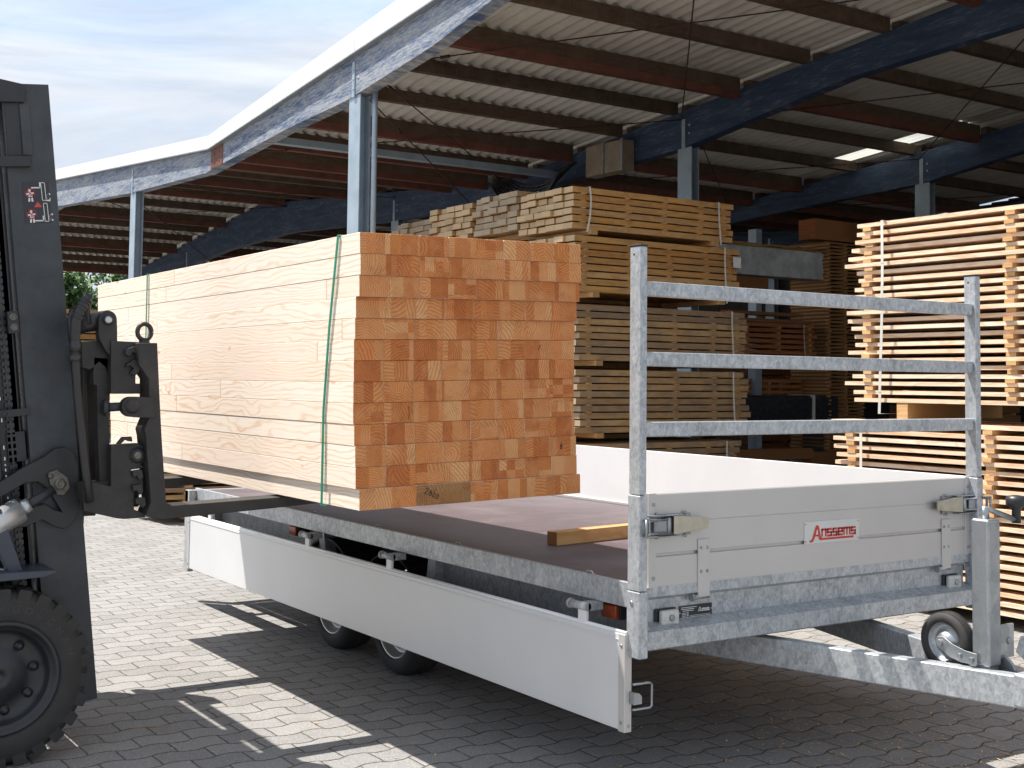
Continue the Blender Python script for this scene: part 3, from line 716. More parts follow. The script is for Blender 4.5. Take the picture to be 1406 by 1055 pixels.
# straps
def bstrap(yt, ym, yb):
    m = MB(); H = 13*ch; path = [(-.006, H+.004, yt), (-.006, H*.66, yt*.4+ym*.6), (-.006, H*.35, ym), (-.006, -.003, yb)]
    full = [(1.075, H+.004, yt)] + path + [(1.075, -.004, yb), (1.075, H+.004, yt)]
    for (x0, z0, a), (x1, z1, b) in zip(full, full[1:]):
        m.bm.faces.new([m.bm.verts.new((x0, a-.008, z0)), m.bm.verts.new((x0, a+.008, z0)), m.bm.verts.new((x1, b+.008, z1)), m.bm.verts.new((x1, b-.008, z1))])
    o = m.build('strap', M['green'], bun, origin=(0, 0, 0)); o.location = (0, 0, 0)
    s = o.modifiers.new('t', 'SOLIDIFY'); s.thickness = .0025; s.offset = 0
bstrap(.175, .315, .335); bstrap(2.56, 2.60, 2.62)
# pencilled number and marks on beam ends
def strokes(m, lines, w, place):
    for ln in lines:
        for a, b in zip(ln, ln[1:]):
            a, b = Vector(a), Vector(b); d = (b-a); L = d.length
            if L < 1e-6: continue
            d /= L; n = Vector((-d.y, d.x))*w/2; a2 = a-d*w*.35; b2 = b+d*w*.35
            m.bm.faces.new([m.bm.verts.new(place(*q)) for q in (a2-n, b2-n, b2+n, a2+n)])
def arc(cx, cy, r, a0, a1, n=8, ry=None): return [(cx+r*math.cos(math.radians(a0+(a1-a0)*i/n)), cy+(ry or r)*math.sin(math.radians(a0+(a1-a0)*i/n))) for i in range(n+1)]
m = MB()
two = arc(.25, .75, .22, 160, -40)+[(.05, 0), (.5, 0)]
eight = arc(.25, .72, .17, 0, 360)+[]; eight2 = arc(.25, .27, .23, 0, 360); zero = arc(.22, .4, .18, 0, 360, ry=.38)
sh = lambda P, dx: [(q[0]+dx, q[1]) for q in P]
strokes(m, [two, sh(eight, .7), sh(eight2, .7), sh(zero, 1.35), sh(zero, 1.95)], .11, lambda a, b: (.30 + a*.026+b*.01, rowy[0]-.0008, .050 + b*.022 - a*.012))
strokes(m, [[(0, 0), (.5, 1)], [(0, .3), (.6, .45)]], .08, lambda a, b: (.345+a*.02, rowy[0]-.0008, .05+b*.02))
strokes(m, [arc(0, 0, 1, 30, 300)+[(0, 1.5), (-.5, 2.5)]], .5, lambda a, b: (.985+a*.006, rowy[2]-.0008, 2.45*ch+b*.008))
strokes(m, [[(0, 0), (.4, 2), (0, 4)]], .6, lambda a, b: (.245+a*.004, rowy[4]-.0008, 4.2*ch+b*.012))
strokes(m, [[(0, 0), (1, 1)]], .25, lambda a, b: (.87+a*.012, rowy[7]-.0008, 7.5*ch+b*.02))
o = m.build('pencil_marks', M['ink'], bun, origin=(0, 0, 0)); o.location = (0, 0, 0)

# ------------------------------------------------------------------ trailer
W, TL = 1.944, 4.72
tr = thing('flatbed_trailer', (W/2, 2.4, 0), 'galvanised twin axle flatbed trailer with one side dropped and a front rack', 'trailer')
def Z(z): return z + D
# deck
m = MB(); m.box(.02, W-.03, .02, TL, Z(-.022), Z(0)); m.build('deck', M['deck'], tr)
# outer frame rail, left and right, with lip
def rail(x, s):
    m = MB(); m.prism([(x, Z(-.083)), (x, Z(.012)), (x+s*.018, Z(.012)), (x+s*.018, Z(-.024)), (x+s*.05, Z(-.024)), (x+s*.05, Z(-.083))], 1, .03, TL+.05)
    o = m.build('side_rail', M['galv'], tr, bevel=.003)
    m = MB()
    for y in (.35, .9, 1.35, 2.15, 2.9, 3.7):
        if s > 0 and y in (.35, 1.35, 2.15, 2.9):
            m.tube([(x+.028, y-.026, Z(.0)), (x+.028, y-.024, Z(.010)), (x+.028, y-.015, Z(.017)), (x+.028, y+.015, Z(.017)), (x+.028, y+.024, Z(.010)), (x+.028, y+.026, Z(0))], .0035, 7)
        else: m.dome((x+.009, y, Z(.012)), .005, 2, 1)
    m.build('lashing_loop', M['galv'], o)
rail(-.03, 1); rail(W+.03, -1)
# front cross member: pressed profile
pf = [(.05, .002), (-.014, .002), (-.014, -.034), (.018, -.050), (.018, -.130), (-.056, -.152), (-.056, -.216), (-.048, -.222), (.06, -.222), (.06, -.21), (-.040, -.21), (-.040, -.165), (.03, -.142), (.03, -.04), (.05, -.03)]
m = MB(); m.prism([(a, Z(b)) for a, b in pf], 0, -.046, 1.90); o = m.build('front_crossmember', M['galv'], tr)
for p_ in o.data.polygons: p_.use_smooth = False
m = MB(); m.prism([(TL+.02, Z(-.002)), (TL+.08, Z(-.002)), (TL+.08, Z(-.10)), (TL+.02, Z(-.10))], 0, -.09, W+.05); m.build('rear_crossmember', M['galv'], tr, bevel=.003)
m = MB(); m.box(-.09, -.05, TL+.0, TL+.08, Z(-.55), Z(.0)); m.build('rear_post', M['galv'], tr, bevel=.003)
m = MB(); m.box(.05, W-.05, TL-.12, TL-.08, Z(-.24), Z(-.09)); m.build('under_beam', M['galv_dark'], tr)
# inner chassis plates
for s, x in ((1, .10), (-1, W-.10)):
    m = MB()
    for y0, y1, sl in ((.05, 1.62, 1), (2.98, 4.6, -1)):
        a, b = (y0, y1+.10) if sl > 0 else (y0-.10, y1)
        pts = [(a, Z(-.085)), (b, Z(-.085)), (y1 if sl > 0 else b, Z(-.235)), (a if sl > 0 else y0, Z(-.235))]
        m = MB(); m.prism(pts, 0, x, x+s*.012)
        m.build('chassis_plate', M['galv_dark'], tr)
    for y0 in (1.64, 2.90):
        m = MB(); m.prism([(y0, Z(-.084)), (y0+.07, Z(-.084)), (y0+.10 if y0 < 2 else y0+.02, Z(-.26)), (y0+.03 if y0 < 2 else y0-.05, Z(-.26))], 0, x-s*.05, x+s*.02); m.build('stay', M['galv'], tr, bevel=.002)
for y in (.12, .7, 1.3, 1.9, 2.5, 3.1, 3.7, 4.3):
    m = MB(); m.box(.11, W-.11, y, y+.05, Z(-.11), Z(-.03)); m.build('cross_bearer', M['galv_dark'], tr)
# axles, wheels, mudguards
for yc in (2.13, 2.87):
    m = MB(); m.tube([(.3, yc, .32), (W-.3, yc, .32)], .035, 10); m.box(.32, .40, yc-.2, yc+.06, .30, .5); m.box(W-.40, W-.32, yc-.2, yc+.06, .30, .5); m.build('axle', M['galv_dark'], tr)
for x0 in (.325, W-.405):
    m = MB(); m.box(x0, x0+.08, 1.2, 3.6, .48, .62); m.build('chassis_beam', M['galv_dark'], tr)
R = .262
def wheel(xo, s, yc):
    c = (xo, yc, R-.004)
    m = MB(); pr = [(.175, .012), (.182, .002), (.20, -.002), (.225, .002), (.245, .012), (.257, .028), (R, .05), (R, .145), (.257, .168), (.245, .185), (.22, .195), (.175, .19)]
    m.lathe([(r, s*h) for r, h in pr], c, 0, 56, close=True)
    tyre = m.build('wheel', M['rubber'], tr)
    m = MB(); pr = [(.178, .010), (.172, .004), (.166, .012), (.160, .035), (.152, .05), (.135, .055), (.12, .035), (.10, .03), (.07, .02), (.05, .018), (.045, .0), (.02, -.005)]
    m.lathe([(r, s*h) for r, h in pr], c, 0, 48, caps=(0, 1))
    for k in range(5):
        a = k*2*PI/5; m.lathe([(.009, s*.02), (.009, s*.004), (.004, s*.002)], (c[0], c[1]+.056*math.cos(a), c[2]+.056*math.sin(a)), 0, 6)
    m.build('rim', M['silver'], tyre)
    m = MB()
    for rr in (R+.0005,):
        for off in (.065, .097, .13): m.lathe([(rr, s*off), (rr+.0004, s*(off+.002)), (rr, s*(off+.004))], c, 0, 56, close=True)
    m.build('tread_groove', M['plastic'], tyre)
for yc in (2.13, 2.87):
    wheel(.085, 1, yc); wheel(W-.085, -1, yc)
for s, x0 in ((1, .06), (-1, W-.06)):
    n = 18
    for yc in (2.13, 2.87):
        m = MB()
        outer = [(yc+.345*math.cos(PI*i/n), Z(-.43)+.30*math.sin(PI*i/n)) for i in range(n+1)]
        inner = [(yc+.335*math.cos(PI*i/n), Z(-.43)+.29*math.sin(PI*i/n)) for i in range(n+1)]
        m.prism(outer+inner[::-1], 0, x0+s*.0, x0+s*.25); m.build('mudguard', M['plastic'], tr)
# dropped side
def sidepanel(name, x0, x1, y0, y1, z0, z1, mat, par=None):
    m = MB(); m.box(x0, x1, y0, y1, z0, z1); return m.build(name, mat, par or tr, bevel=.002)
dz0, dz1 = Z(-.515), Z(-.165)
dp = sidepanel('drop_side', -.104, -.080, .0, 4.68, dz0, dz1, M['alu_drop'])
m = MB(); m.tube([(-.092, .0, dz1+.004), (-.092, 4.68, dz1+.004)], .009, 8); m.box(-.107, -.103, .03, 4.65, dz1-.022, dz1-.018); m.build('hinge_bead', M['alu_drop'], dp)
m = MB(); m.box(-.1085, -.0745, -.004, .034, dz0-.004, dz1+.002); m.box(-.1085, -.0745, 4.65, 4.684, dz0-.004, dz1+.002); m.build('end_cap', M['alu'], dp, bevel=.002)
m = MB()
for yy in (.010, ):
    for zz in (dz0+.03, dz1-.04): m.dome((-.1085, .016, zz), .007, 0, -1); m.dome((-.09, -.004, zz-.01), .006, 1, -1)
for zz in (dz0+.03, dz1-.04): m.dome((-.1085, 4.668, zz), .007, 0, -1); m.dome((-.0745, 4.684, zz), .006, 1, 1)
m.build('rivet', M['zinc'], dp)
for yc in (.27, 1.84, 2.79, 4.3):
    m = MB(); m.box(-.100, -.086, yc-.026, yc+.026, dz1-.06, Z(-.105)); o = m.build('hinge_arm', M['alu_far'], dp, bevel=.002)
    m = MB(); m.tube([(-.093, yc-.03, Z(-.10)), (-.093, yc+.075, Z(-.10))], .016, 12); m.tube([(-.093, yc+.075, Z(-.10)), (-.093, yc+.088, Z(-.10))], .020, 12); m.box(-.09, -.02, yc-.03, yc+.02, Z(-.115), Z(-.085)); m.build('hinge_pin', M['galv'], o)
# latch loop on the dropped side end
m = MB(); xl, zl = -.075, Z(-.375)
m.tube([(xl, -.012, zl+.03), (xl+.075, -.018, zl+.03), (xl+.085, -.018, zl+.022), (xl+.085, -.018, zl-.055), (xl+.075, -.018, zl-.062), (xl+.0, -.012, zl-.062)], .005, 8)
m.prism([(xl-.01, zl+.005), (xl+.015, zl+.0), (xl+.028, zl-.012), (xl+.028, zl-.04), (xl-.01, zl-.04)], 1, -.03, -.006); m.build('latch_loop', M['zinc'], dp)
# far side raised
fp = sidepanel('far_side', W-.002, W+.024, .04, 4.66, Z(.0), Z(.35), M['alu_far'])
m = MB(); m.box(W-.012, W-.002, .04, 4.66, Z(.0), Z(.014)); m.build('sill', M['alu'], fp)
# front panel
FPx0, FPx1 = .0, W-.04
fpn = MB()
segs = [(.001, .128), (.140, .240), (.2425, .35)]
prf = []
yf = -.012
prf = [(yf, .002), (yf, .112), (yf+.010, .115), (yf+.010, .124), (yf, .127), (yf, .2395), (yf+.002, .2405), (yf+.002, .2425), (yf, .2435), (yf, .346), (yf+.004, .35), (yf+.020, .35), (yf+.024, .346), (yf+.024, .002)]
fpn.prism([(a, Z(b)) for a, b in prf], 0, FPx0+.004, FPx1); pn = fpn.build('front_panel', M['alu'], tr)
m = MB(); m.box(FPx0-.004, FPx0+.030, yf-.004, yf+.027, Z(-.002), Z(.352)); m.box(FPx1-.030, FPx1+.004, yf-.004, yf+.027, Z(-.002), Z(.352)); m.build('end_cap', M['alu'], pn, bevel=.002)
m = MB()
for xx in (.017, FPx1-.012):
    for zz in (.035, .31): m.dome((xx, yf-.004, Z(zz)), .0075, 1, -1)
m.build('rivet', M['zinc'], pn)
for xc in (.27, 1.735):
    m = MB(); hy = yf-.0005
    m.prism([(hy, Z(.168)), (hy-.006, Z(.168)), (hy-.006, Z(-.03)), (hy-.008, Z(-.05)), (hy-.002, Z(-.062)), (hy+.012, Z(-.064)), (hy+.022, Z(-.056)), (hy+.012, Z(-.052)), (hy+.001, Z(-.046))], 0, xc-.030, xc+.030)
    o = m.build('hinge_strap', M['alu'], pn, bevel=.0015)
    m = MB()
    for dx in (-.016, .016):
        for zz in (.135, .045): m.dome((xc+dx, hy-.006, Z(zz)), .0065, 1, -1)
    m.tube([(xc-.050, yf+.002, Z(-.052)), (xc+.03, yf+.002, Z(-.052))], .010, 12); m.tube([(xc-.058, yf+.002, Z(-.052)), (xc-.050, yf+.002, Z(-.052))], .016, 8)
    m.build('hinge_bolt', M['zinc'], o)
# latches at both ends of the front panel
def latch(xa, s):
    z = Z(.232); y = yf-.006
    m = MB()
    m.box(min(xa, xa+s*.30), max(xa, xa+s*.30), y-.002, y+.001, z-.034, z-.028) if 0 else None
    m.box(min(xa+s*.005, xa+s*.20), max(xa+s*.005, xa+s*.20), y-.001, y+.002, z-.042, z+.040)
    for zz in (z+.038, z-.040): m.box(min(xa-s*.075, xa+s*.12), max(xa-s*.075, xa+s*.12), y-.030, y-.001, zz-.002, zz+.002)
    o = m.build('latch', M['zinc'], pn, bevel=.0008)
    # tapering handle
    p0, p1 = xa+s*.09, xa+s*.265
    m = MB(); m.prism([(p0, z+.036), (p1, z+.020), (p1, z-.018), (p0, z-.034)], 1, y-.032, y-.022); m.prism([(p0, z+.036), (p1, z+.020), (p1, z+.017), (p0, z+.033)], 1, y-.022, y-.004); m.prism([(p0, z-.034), (p1, z-.018), (p1, z-.015), (p0, z-.031)], 1, y-.022, y-.004)
    m.build('latch_handle', M['zincy'], o, bevel=.0015)
    yo = -.078; xe = xa-s*.070
    m = MB(); m.tube([(p0-s*.02, y-.02, z-.03), (p0-s*.02, y-.02, z+.03)], .012, 12); m.build('latch_pivot', M['zinc'], o)
    for zz in (z+.024, z-.024):
        m = MB(); m.tube([(p0-s*.015, y-.024, zz), (xa-s*.02, y-.040, zz), (xe, yo, zz)], .0045, 8); m.build('latch_rod', M['zinc'], o)
    m = MB(); m.tube([(xe, yo, z-.032), (xe, yo, z+.032)], .0055, 8)
    for zz in (z+.030, z-.033): m.box(min(xe-s*.004, xe+s*.045), max(xe-s*.004, xe+s*.045), yo-.004, -.064, zz, zz+.003)
    m.box(min(xe+s*.014, xe+s*.020), max(xe+s*.014, xe+s*.020), yo+.002, -.0655, z-.03, z+.03); m.build('latch_catch', M['zinc'], o)
    m = MB(); m.box(min(xa-s*.01, xa+s*.05), max(xa-s*.01, xa+s*.05), y-.034, y-.030, z-.019, z+.019)
    for dx in (.03, .17):
        for zz in (z+.036, z-.038): m.dome((xa+s*dx, y-.003 if dx > .1 else y-.002, zz+(.006 if zz > z else -.006)), .0075, 1, -1)
    m.build('latch_link', M['zinc'], o)
latch(.0, 1); latch(FPx1, -1)
# logo plate with lettering
LX0, LX1, LZ0, LZ1 = .826, 1.158, .111, .202
m = MB(); m.box(LX0, LX1, yf-.003, yf-.0002, Z(LZ0), Z(LZ1)); lp = m.build('logo_plate', M['plate'], pn, bevel=.0008)
m = MB(); yl = yf-.0042
def plc(a, b): return (LX0 + .030 + a*.268, yl, Z(LZ0) + .014 + b*.066)
q = .030
lines_thin = []
def letter(ch_, x, w, h=.62):
    lo = .22
    t_, b_ = lo+.40, lo
    mid = (t_+b_)/2
    if ch_ == 'n': return [[(x, b_), (x, t_), (x+w, t_), (x+w, b_)]]
    if ch_ == 's': return [[(x+w, t_), (x, t_), (x, mid), (x+w, mid), (x+w, b_), (x, b_)]]
    if ch_ == 'e': return [[(x, mid), (x+w, mid), (x+w, t_), (x, t_), (x, b_), (x+w, b_)]]
    if ch_ == 'm': return [[(x, b_), (x, t_), (x+w, t_), (x+w, b_)], [(x+w/2, t_), (x+w/2, b_)]]
xx = .275; ls = []
for c_ in 'nssems':
    w_ = .082 if c_ != 'm' else .135
    ls += letter(c_, xx, w_); xx += w_ + .042
strokes(m, [[(plc(*p_)[0], plc(*p_)[2]) for p_ in l_] for l_ in ls], .0088, lambda a, b: (a, yl, b))
# the A with its long tail and the underline
Apts = [(.00, -.02), (.03, -.05), (.075, .10), (.155, .95), (.20, .95), (.245, .22), (.27, .11), (.995, .11), (.995, -.03), (.24, -.03), (.205, .03), (.185, .22), (.125, .22), (.108, .10), (.075, -.06), (.03, -.16), (.0, -.16)]
outer = [(.0, .0), (.035, .02), (.055, .10), (.125, .78), (.15, .92), (.185, .92), (.21, .78), (.245, .20), (.275, .10), (.99, .10), (.99, -.03), (.235, -.03), (.20, .05), (.192, .22), (.118, .22), (.10, .06), (.075, -.08), (.04, -.13), (.0, -.12)]
m2 = bmesh.new()
f = m.bm.faces.new([m.bm.verts.new(plc(a, b)) for a, b in outer])
lt = m.build('lettering', M['red'], lp)
m = MB(); f = m.bm.faces.new([m.bm.verts.new((plc(a, b)[0], yl-.0004, plc(a, b)[2])) for a, b in ((.132, .34), (.183, .34), (.172, .62), (.158, .66))]); m.build('letter_counter', M['plate'], lp)
m = MB()
for a, b in ((LX0+.008, LZ0+.01), (LX1-.008, LZ0+.01), (LX0+.008, LZ1-.01), (LX1-.008, LZ1-.01)): m.dome((a, yf-.003, Z(b)), .003, 1, -1)
m.build('rivet', M['dull'], lp)
# type plate
m = MB(); ty = .018; m.box(.172, .342, ty-.003, ty-.0002, Z(-.137), Z(-.086)); tp = m.build('type_plate', M['decalblack'], tr)
m = MB(); yy = ty-.0042
def bar(x0, x1, z, h=.0026): m.box(x0, x1, yy, yy+.0005, Z(z), Z(z+h))
for k, (a, b) in enumerate(((.182, .262), (.182, .250), (.190, .245))): bar(a, b, -.0945-.0065*k, .0022)
for k in range(4): bar(.186, .206, -.1155-.0055*k, .002); bar(.210, .220, -.1155-.0055*k, .0024)
bar(.225, .334, -.1335, .0035); bar(.225, .334, -.1265, .0012)
bar(.275, .33, -.113, .003)
strokes(m, [[(.270, Z(-.112)), (.278, Z(-.096)), (.284, Z(-.112))]], .003, lambda a, b: (a, yy, b))
for k in range(6): m.box(.288+.0068*k, .2925+.0068*k, yy, yy+.0005, Z(-.1085), Z(-.1015))
m.build('plate_print', M['white'], tp)
m = MB(); m.dome((.176, ty-.003, Z(-.113)), .004, 1, -1); m.dome((.338, ty-.003, Z(-.107)), .004, 1, -1); m.build('rivet', M['zinc'], tp)
# front marker lamps
for xc, zc in ((.103, -.118), (1.80, -.118)):
    m = MB(); m.box(xc-.056, xc+.050, ty-.012, ty-.0002, Z(zc-.033), Z(zc+.033)); o = m.build('marker_lamp', M['plastic'], tr, bevel=.008)
    m = MB(); m.box(xc-.044, xc+.046, ty-.036, ty-.012, Z(zc-.029), Z(zc+.029)); l = m.build('lens', M['lens'], o, bevel=.010, seg=3)
    m = MB(); m.lathe([(.012, 0), (.012, -.006), (.008, -.007)], (xc+.004, ty-.036, Z(zc)), 1, 16); m.build('lens_centre', M['zinc'], l)
for yc, sc_ in ((.245, 1), (3.24, 1)):
    m = MB(); m.box(.030, .100, yc-.05, yc+.05, Z(-.155), Z(-.10)); o = m.build('side_reflector', M['plastic'], tr, bevel=.004)
    m = MB(); m.box(.010, .030, yc-.047, yc+.047, Z(-.152), Z(-.098)); m.build('lens', M['orange'], o, bevel=.006)
# front corner posts and rack
def post(xa, xb, ztop):
    m = MB(); m.box(xa, xb, -.058, .004, Z(.352), Z(ztop)); o = m.build('rack_post', M['galv'], tr, bevel=.005)
    m = MB(); m.box(xa-.002, xb+.002, -.060, .006, Z(ztop-.001), Z(ztop+.007)); m.build('end_cap', M['plastic'], o, bevel=.003)
    m = MB(); m.box(xa-.002, xb+.002, -.062, .007, Z(.0), Z(.350)); m.build('post_foot', M['galv'], o, bevel=.004)
    m = MB(); m.box(xa-.003, xb+.006, -.064, .010, Z(-.245), Z(-.002)); p2 = m.build('post_socket', M['galv'], tr, bevel=.005)
    m = MB(); m.dome((xa-.003, -.02, Z(-.045)), .010, 0, -1, n=6); m.build('bolt', M['zinc'], p2)
    m = MB(); m.dome((xa-.0005, -.02, Z(ztop-.03)), .005, 0, -1, h=.1); m.build('hole_shade_dot', M['plastic'], o)  # black disc on the surface: the dark of an opening done as colour
post(-.088, -.053, 1.276); post(1.905, 1.942, 1.276)
for z1, z0 in ((1.147, 1.092), (.882, .828), (.620, .565)):
    m = MB(); m.box(-.0525, 1.9045, -.046, -.006, Z(z0), Z(z1)); m.build('rack_rail', M['galv'], tr, bevel=.006, seg=3)
# drawbar: two box beams meeting ahead of the trailer
for s in (1, -1):
    m = MB(); dx, dy = .371, -1.264; L_ = math.hypot(dx, dy); ux, uy = dx/L_, dy/L_
    ax_, ay = .543-.17, .308+.58
    bx_, by_ = .915, -.960
    nx, ny = -uy, ux                                  # towards the middle
    qd = [(ax_, ay), (bx_, by_), (bx_+nx*.06, by_+ny*.06+.0), (ax_+nx*.06, ay+ny*.06)]
    if s < 0: qd = [(W-a, b) for a, b in qd]
    m.prism(qd, 2, Z(-.362), Z(-.25)); m.build('drawbar_beam', M['galv'], tr, bevel=.006, seg=3)
m = MB(); m.box(W/2-.09, W/2+.09, -1.75, -.93, Z(-.355), Z(-.235)); m.build('coupling_housing', M['galv'], tr, bevel=.012)
m = MB(); m.prism([(-1.25, Z(-.235)), (-.93, Z(-.235)), (-.86, Z(-.19)), (-.88, Z(-.13)), (-.98, Z(-.105)), (-1.10, Z(-.13)), (-1.25, Z(-.17))], 0, W/2+.035, W/2+.055); m.build('coupling_plate', M['galv'], tr, bevel=.002)
# jack
jx, jy = .945, -.785
m = MB(); m.box(jx-.037, jx+.037, jy-.037, jy+.037, Z(-.245), Z(.285)); jk = m.build('jockey_post', M['zinc'], tr, bevel=.010, seg=3)
m = MB(); m.box(jx-.025, jx+.025, jy-.03, jy+.03, Z(-.33), Z(-.245)); m.dome((jx+.018, jy-.037, Z(.262)), .006, 1, -1); m.box(jx+.037, jx+.12, jy-.03, jy-.02, Z(-.22), Z(-.10)); m.dome((jx+.09, jy-.03, Z(-.16)), .014, 1, -1, n=6); m.build('bracket', M['zinc'], jk, bevel=.002)
m = MB(); m.tube([(jx, jy, Z(.285)), (jx, jy, Z(.322)), (jx+.02, jy-.004, Z(.316)), (jx+.135, jy-.035, Z(.275))], [.014, .014, .011, .011], 10); cr = m.build('crank_arm', M['zinc'], jk)
m = MB(); m.lathe([(.016, -.01), (.016, .035), (.020, .045), (.036, .055), (.038, .075), (.033, .088), (.010, .092)], (jx+.135, jy-.035, Z(.275)), 2, 24); m.build('crank_knob', M['plastic'], cr)
wc = (jx-.008, jy+.160, Z(-.185)); wr = .108
m = MB(); m.lathe([(wr*.66, -.028), (wr*.8, -.031), (wr*.94, -.026), (wr, -.014), (wr, .014), (wr*.94, .026), (wr*.8, .031), (wr*.66, .028)], wc, 0, 44, close=True); jw = m.build('jockey_wheel', M['rubber'], jk)
m = MB(); m.lathe([(wr*.70, -.026), (wr*.64, -.020), (wr*.60, -.006), (wr*.40, -.004), (wr*.30, -.022), (wr*.16, -.030), (wr*.05, -.030)], wc, 0, 36, caps=(0, 1)); m.lathe([(wr*.70, .026), (wr*.6, .01), (wr*.3, .022), (wr*.05, .03)], wc, 0, 36, caps=(0, 1)); m.build('rim', M['zinc'], jw)
m = MB()
for k in range(4):
    xo_ = -.018+.012*k; m.lathe([(wr+.0003, xo_), (wr+.0015, xo_+.001), (wr+.0003, xo_+.002)], wc, 0, 44, close=True)
m.build('tread', M['plastic'], jw)
m = MB()
for xo_ in (-.045, .040):
    pts = [(wc[1]+a, wc[2]+b) for a, b in ((.016, .020), (-.012, .024), (-.05, .004), (-.10, -.010), (-.155, -.015), (-.155, -.056), (-.09, -.056), (-.04, -.046), (.008, -.020), (.022, -.002))]
    m.prism(pts, 0, wc[0]+xo_, wc[0]+xo_+.006)
m.tube([(wc[0]-.055, wc[1], wc[2]), (wc[0]+.055, wc[1], wc[2])], .012, 10)
m.tube([(wc[0]-.055, wc[1]-.085, wc[2]-.033), (wc[0]+.055, wc[1]-.085, wc[2]-.033)], .010, 8)
m.tube([(wc[0]-.055, wc[1]-.135, wc[2]-.038), (wc[0]+.055, wc[1]-.135, wc[2]-.038)], .010, 8)
m.build('wheel_fork', M['zinc'], jk, bevel=.001)
m = MB(); m.lathe([(.06, .05), (.064, .056), (.06, .062)], (jx, jy-.02, Z(-.27)), 0, 28); m.build('guard_disc', M['zinc'], jk)
# loose timber on the deck (a thing of its own)
m = MB(); m.box(0, .066, 0, .85, 0, .062)
lt = m.build('timber_piece', M['loose'], None, origin=(0, 0, 0), bevel=.0015); lt.location = (.40, 1.205, D+.0012); lt.rotation_euler = (0, 0, math.radians(-82))
tag(lt, 'short loose square timber lying on the brown trailer deck', 'timber')

# ------------------------------------------------------------------ forklift
fk = thing('forklift', (-2.1, 2.1, 0), 'black forklift at the left edge with raised tilted mast and side plates', 'forklift')
ty_ = math.radians(-6.15)                         # mast leans back
def tl(x, z): return Matrix.Translation((x, 0, z)) @ Matrix.Rotation(ty_, 4, 'Y') @ Matrix.Translation((-x, 0, -z))
T = Matrix.Translation((.024, 0, 0)) @ tl(-1.56, .18)
MY0, MY1 = 1.70, 2.52
# mast channels (flat outer faces towards the camera)
for y0, s in ((MY0, 1), (MY1, -1)):
    m = MB(); ya, yb = y0, y0+s*.022
    m.box(-1.75, -1.56, min(ya, yb), max(ya, yb), .18, 2.74)
    m.box(-1.75, -1.728, min(yb, y0+s*.09), max(yb, y0+s*.09), .2, 2.72); m.box(-1.582, -1.56, min(yb, y0+s*.09), max(yb, y0+s*.09), .2, 2.72)
    m.build('outer_mast', M['mastpaint'], fk, bevel=.002, tilt=T)
    m = MB(); m.box(-1.86, -1.77, min(y0+s*.03, y0+s*.05), max(y0+s*.03, y0+s*.05), .25, 2.70); m.box(-1.80, -1.775, min(y0+s*.03, y0+s*.11), max(y0+s*.03, y0+s*.11), .25, 2.66); m.build('inner_mast', M['black'], fk, bevel=.002, tilt=T)
m = MB(); m.prism([(-2.05, 2.66), (-2.05, 2.755), (-1.76, 2.755), (-1.665, 2.735), (-1.655, 2.70), (-1.665, 2.66)], 1, MY0-.022, MY1+.022); m.build('top_crosshead', M['black'], fk, bevel=.004, tilt=T)
m = MB(); m.prism([(-2.05, 2.395), (-2.05, 2.44), (-1.665, 2.44), (-1.655, 2.42), (-1.66, 2.395)], 1, MY0-.028, MY0-.001)
m.prism([(-2.05, 2.395), (-2.05, 2.44), (-1.665, 2.44), (-1.66, 2.395)], 1, MY1+.001, MY1+.028); m.build('cross_bar', M['black'], fk, bevel=.004, tilt=T)
for z0 in (.35, 1.2): m = MB(); m.box(-1.83, -1.76, MY0+.02, MY1-.02, z0, z0+.12); m.build('mast_crossmember', M['black'], fk, tilt=T)
m = MB(); m.box(-1.685, -1.645, MY0-.010, MY0-.001, 2.445, 2.655); m.build('mast_rib', M['mastpaint'], fk, bevel=.002, tilt=T)
m = MB(); m.box(-1.742, -1.690, MY0-.003, MY0-.001, 2.445, 2.655); m.build('recess_shade_strip', M['black'], fk, tilt=T)  # flat black strip: recess shade put into the colour, face not cut in
# lift cylinders, chains, hoses
for y0 in (MY0+.06, MY1-.06):
    m = MB(); m.tube([(-1.91, y0, .3), (-1.91, y0, 2.2)], .036, 16); cy = m.build('lift_cylinder', M['black'], fk, tilt=T)
    m = MB(); m.tube([(-1.91, y0, 2.2), (-1.91, y0, 2.7)], .024, 14); m.build('piston_rod', M['darksteel'], cy, tilt=T)
for y0 in (MY0+.02, MY1-.03):
    z0 = .5; m = MB()
    while z0 < 2.65:
        for dx in (-.009, .009): m.box(-1.812+dx-.006, -1.812+dx+.006, y0, y0+.014, z0, z0+.018)
        m.box(-1.812-.004, -1.812+.004, y0-.002, y0+.016, z0+.004, z0+.030); z0 += .028
    m.build('lift_chain', M['darksteel'], fk, tilt=T)
for k in range(3):
    m = MB(); x0 = -1.865-.028*k; m.tube([(x0, MY0+.0, .5), (x0-.01, MY0-.01, 1.3), (x0, MY0, 2.0), (x0, MY0+.02, 2.6)], .011, 8); hs = m.build('hose', M['plastic'], fk, tilt=T)
m = MB()
for z0 in [.95+.022*i for i in range(70)]:
    if random.random() < .75: m.box(-1.853, -1.849, MY0-.0125-.004, MY0-.0115, z0, z0+random.uniform(.006, .016))
m.build('hose_marking', M['white'], fk, tilt=T)
m = MB(); m.box(-1.80, -1.758, MY0-.03, MY0-.001, 1.72, 1.81); br = m.build('sensor_bracket', M['black'], fk, bevel=.003, tilt=T)
m = MB(); m.lathe([(.015, 0), (.015, -.006), (.009, -.006), (.009, -.002), (.004, -.008)], (-1.779, MY0-.030, 1.787), 1, 16); m.lathe([(.015, 0), (.015, -.006), (.009, -.006), (.009, -.002), (.004, -.008)], (-1.779, MY0-.030, 1.745), 1, 16); m.build('bolt', M['dull'], br, tilt=T)
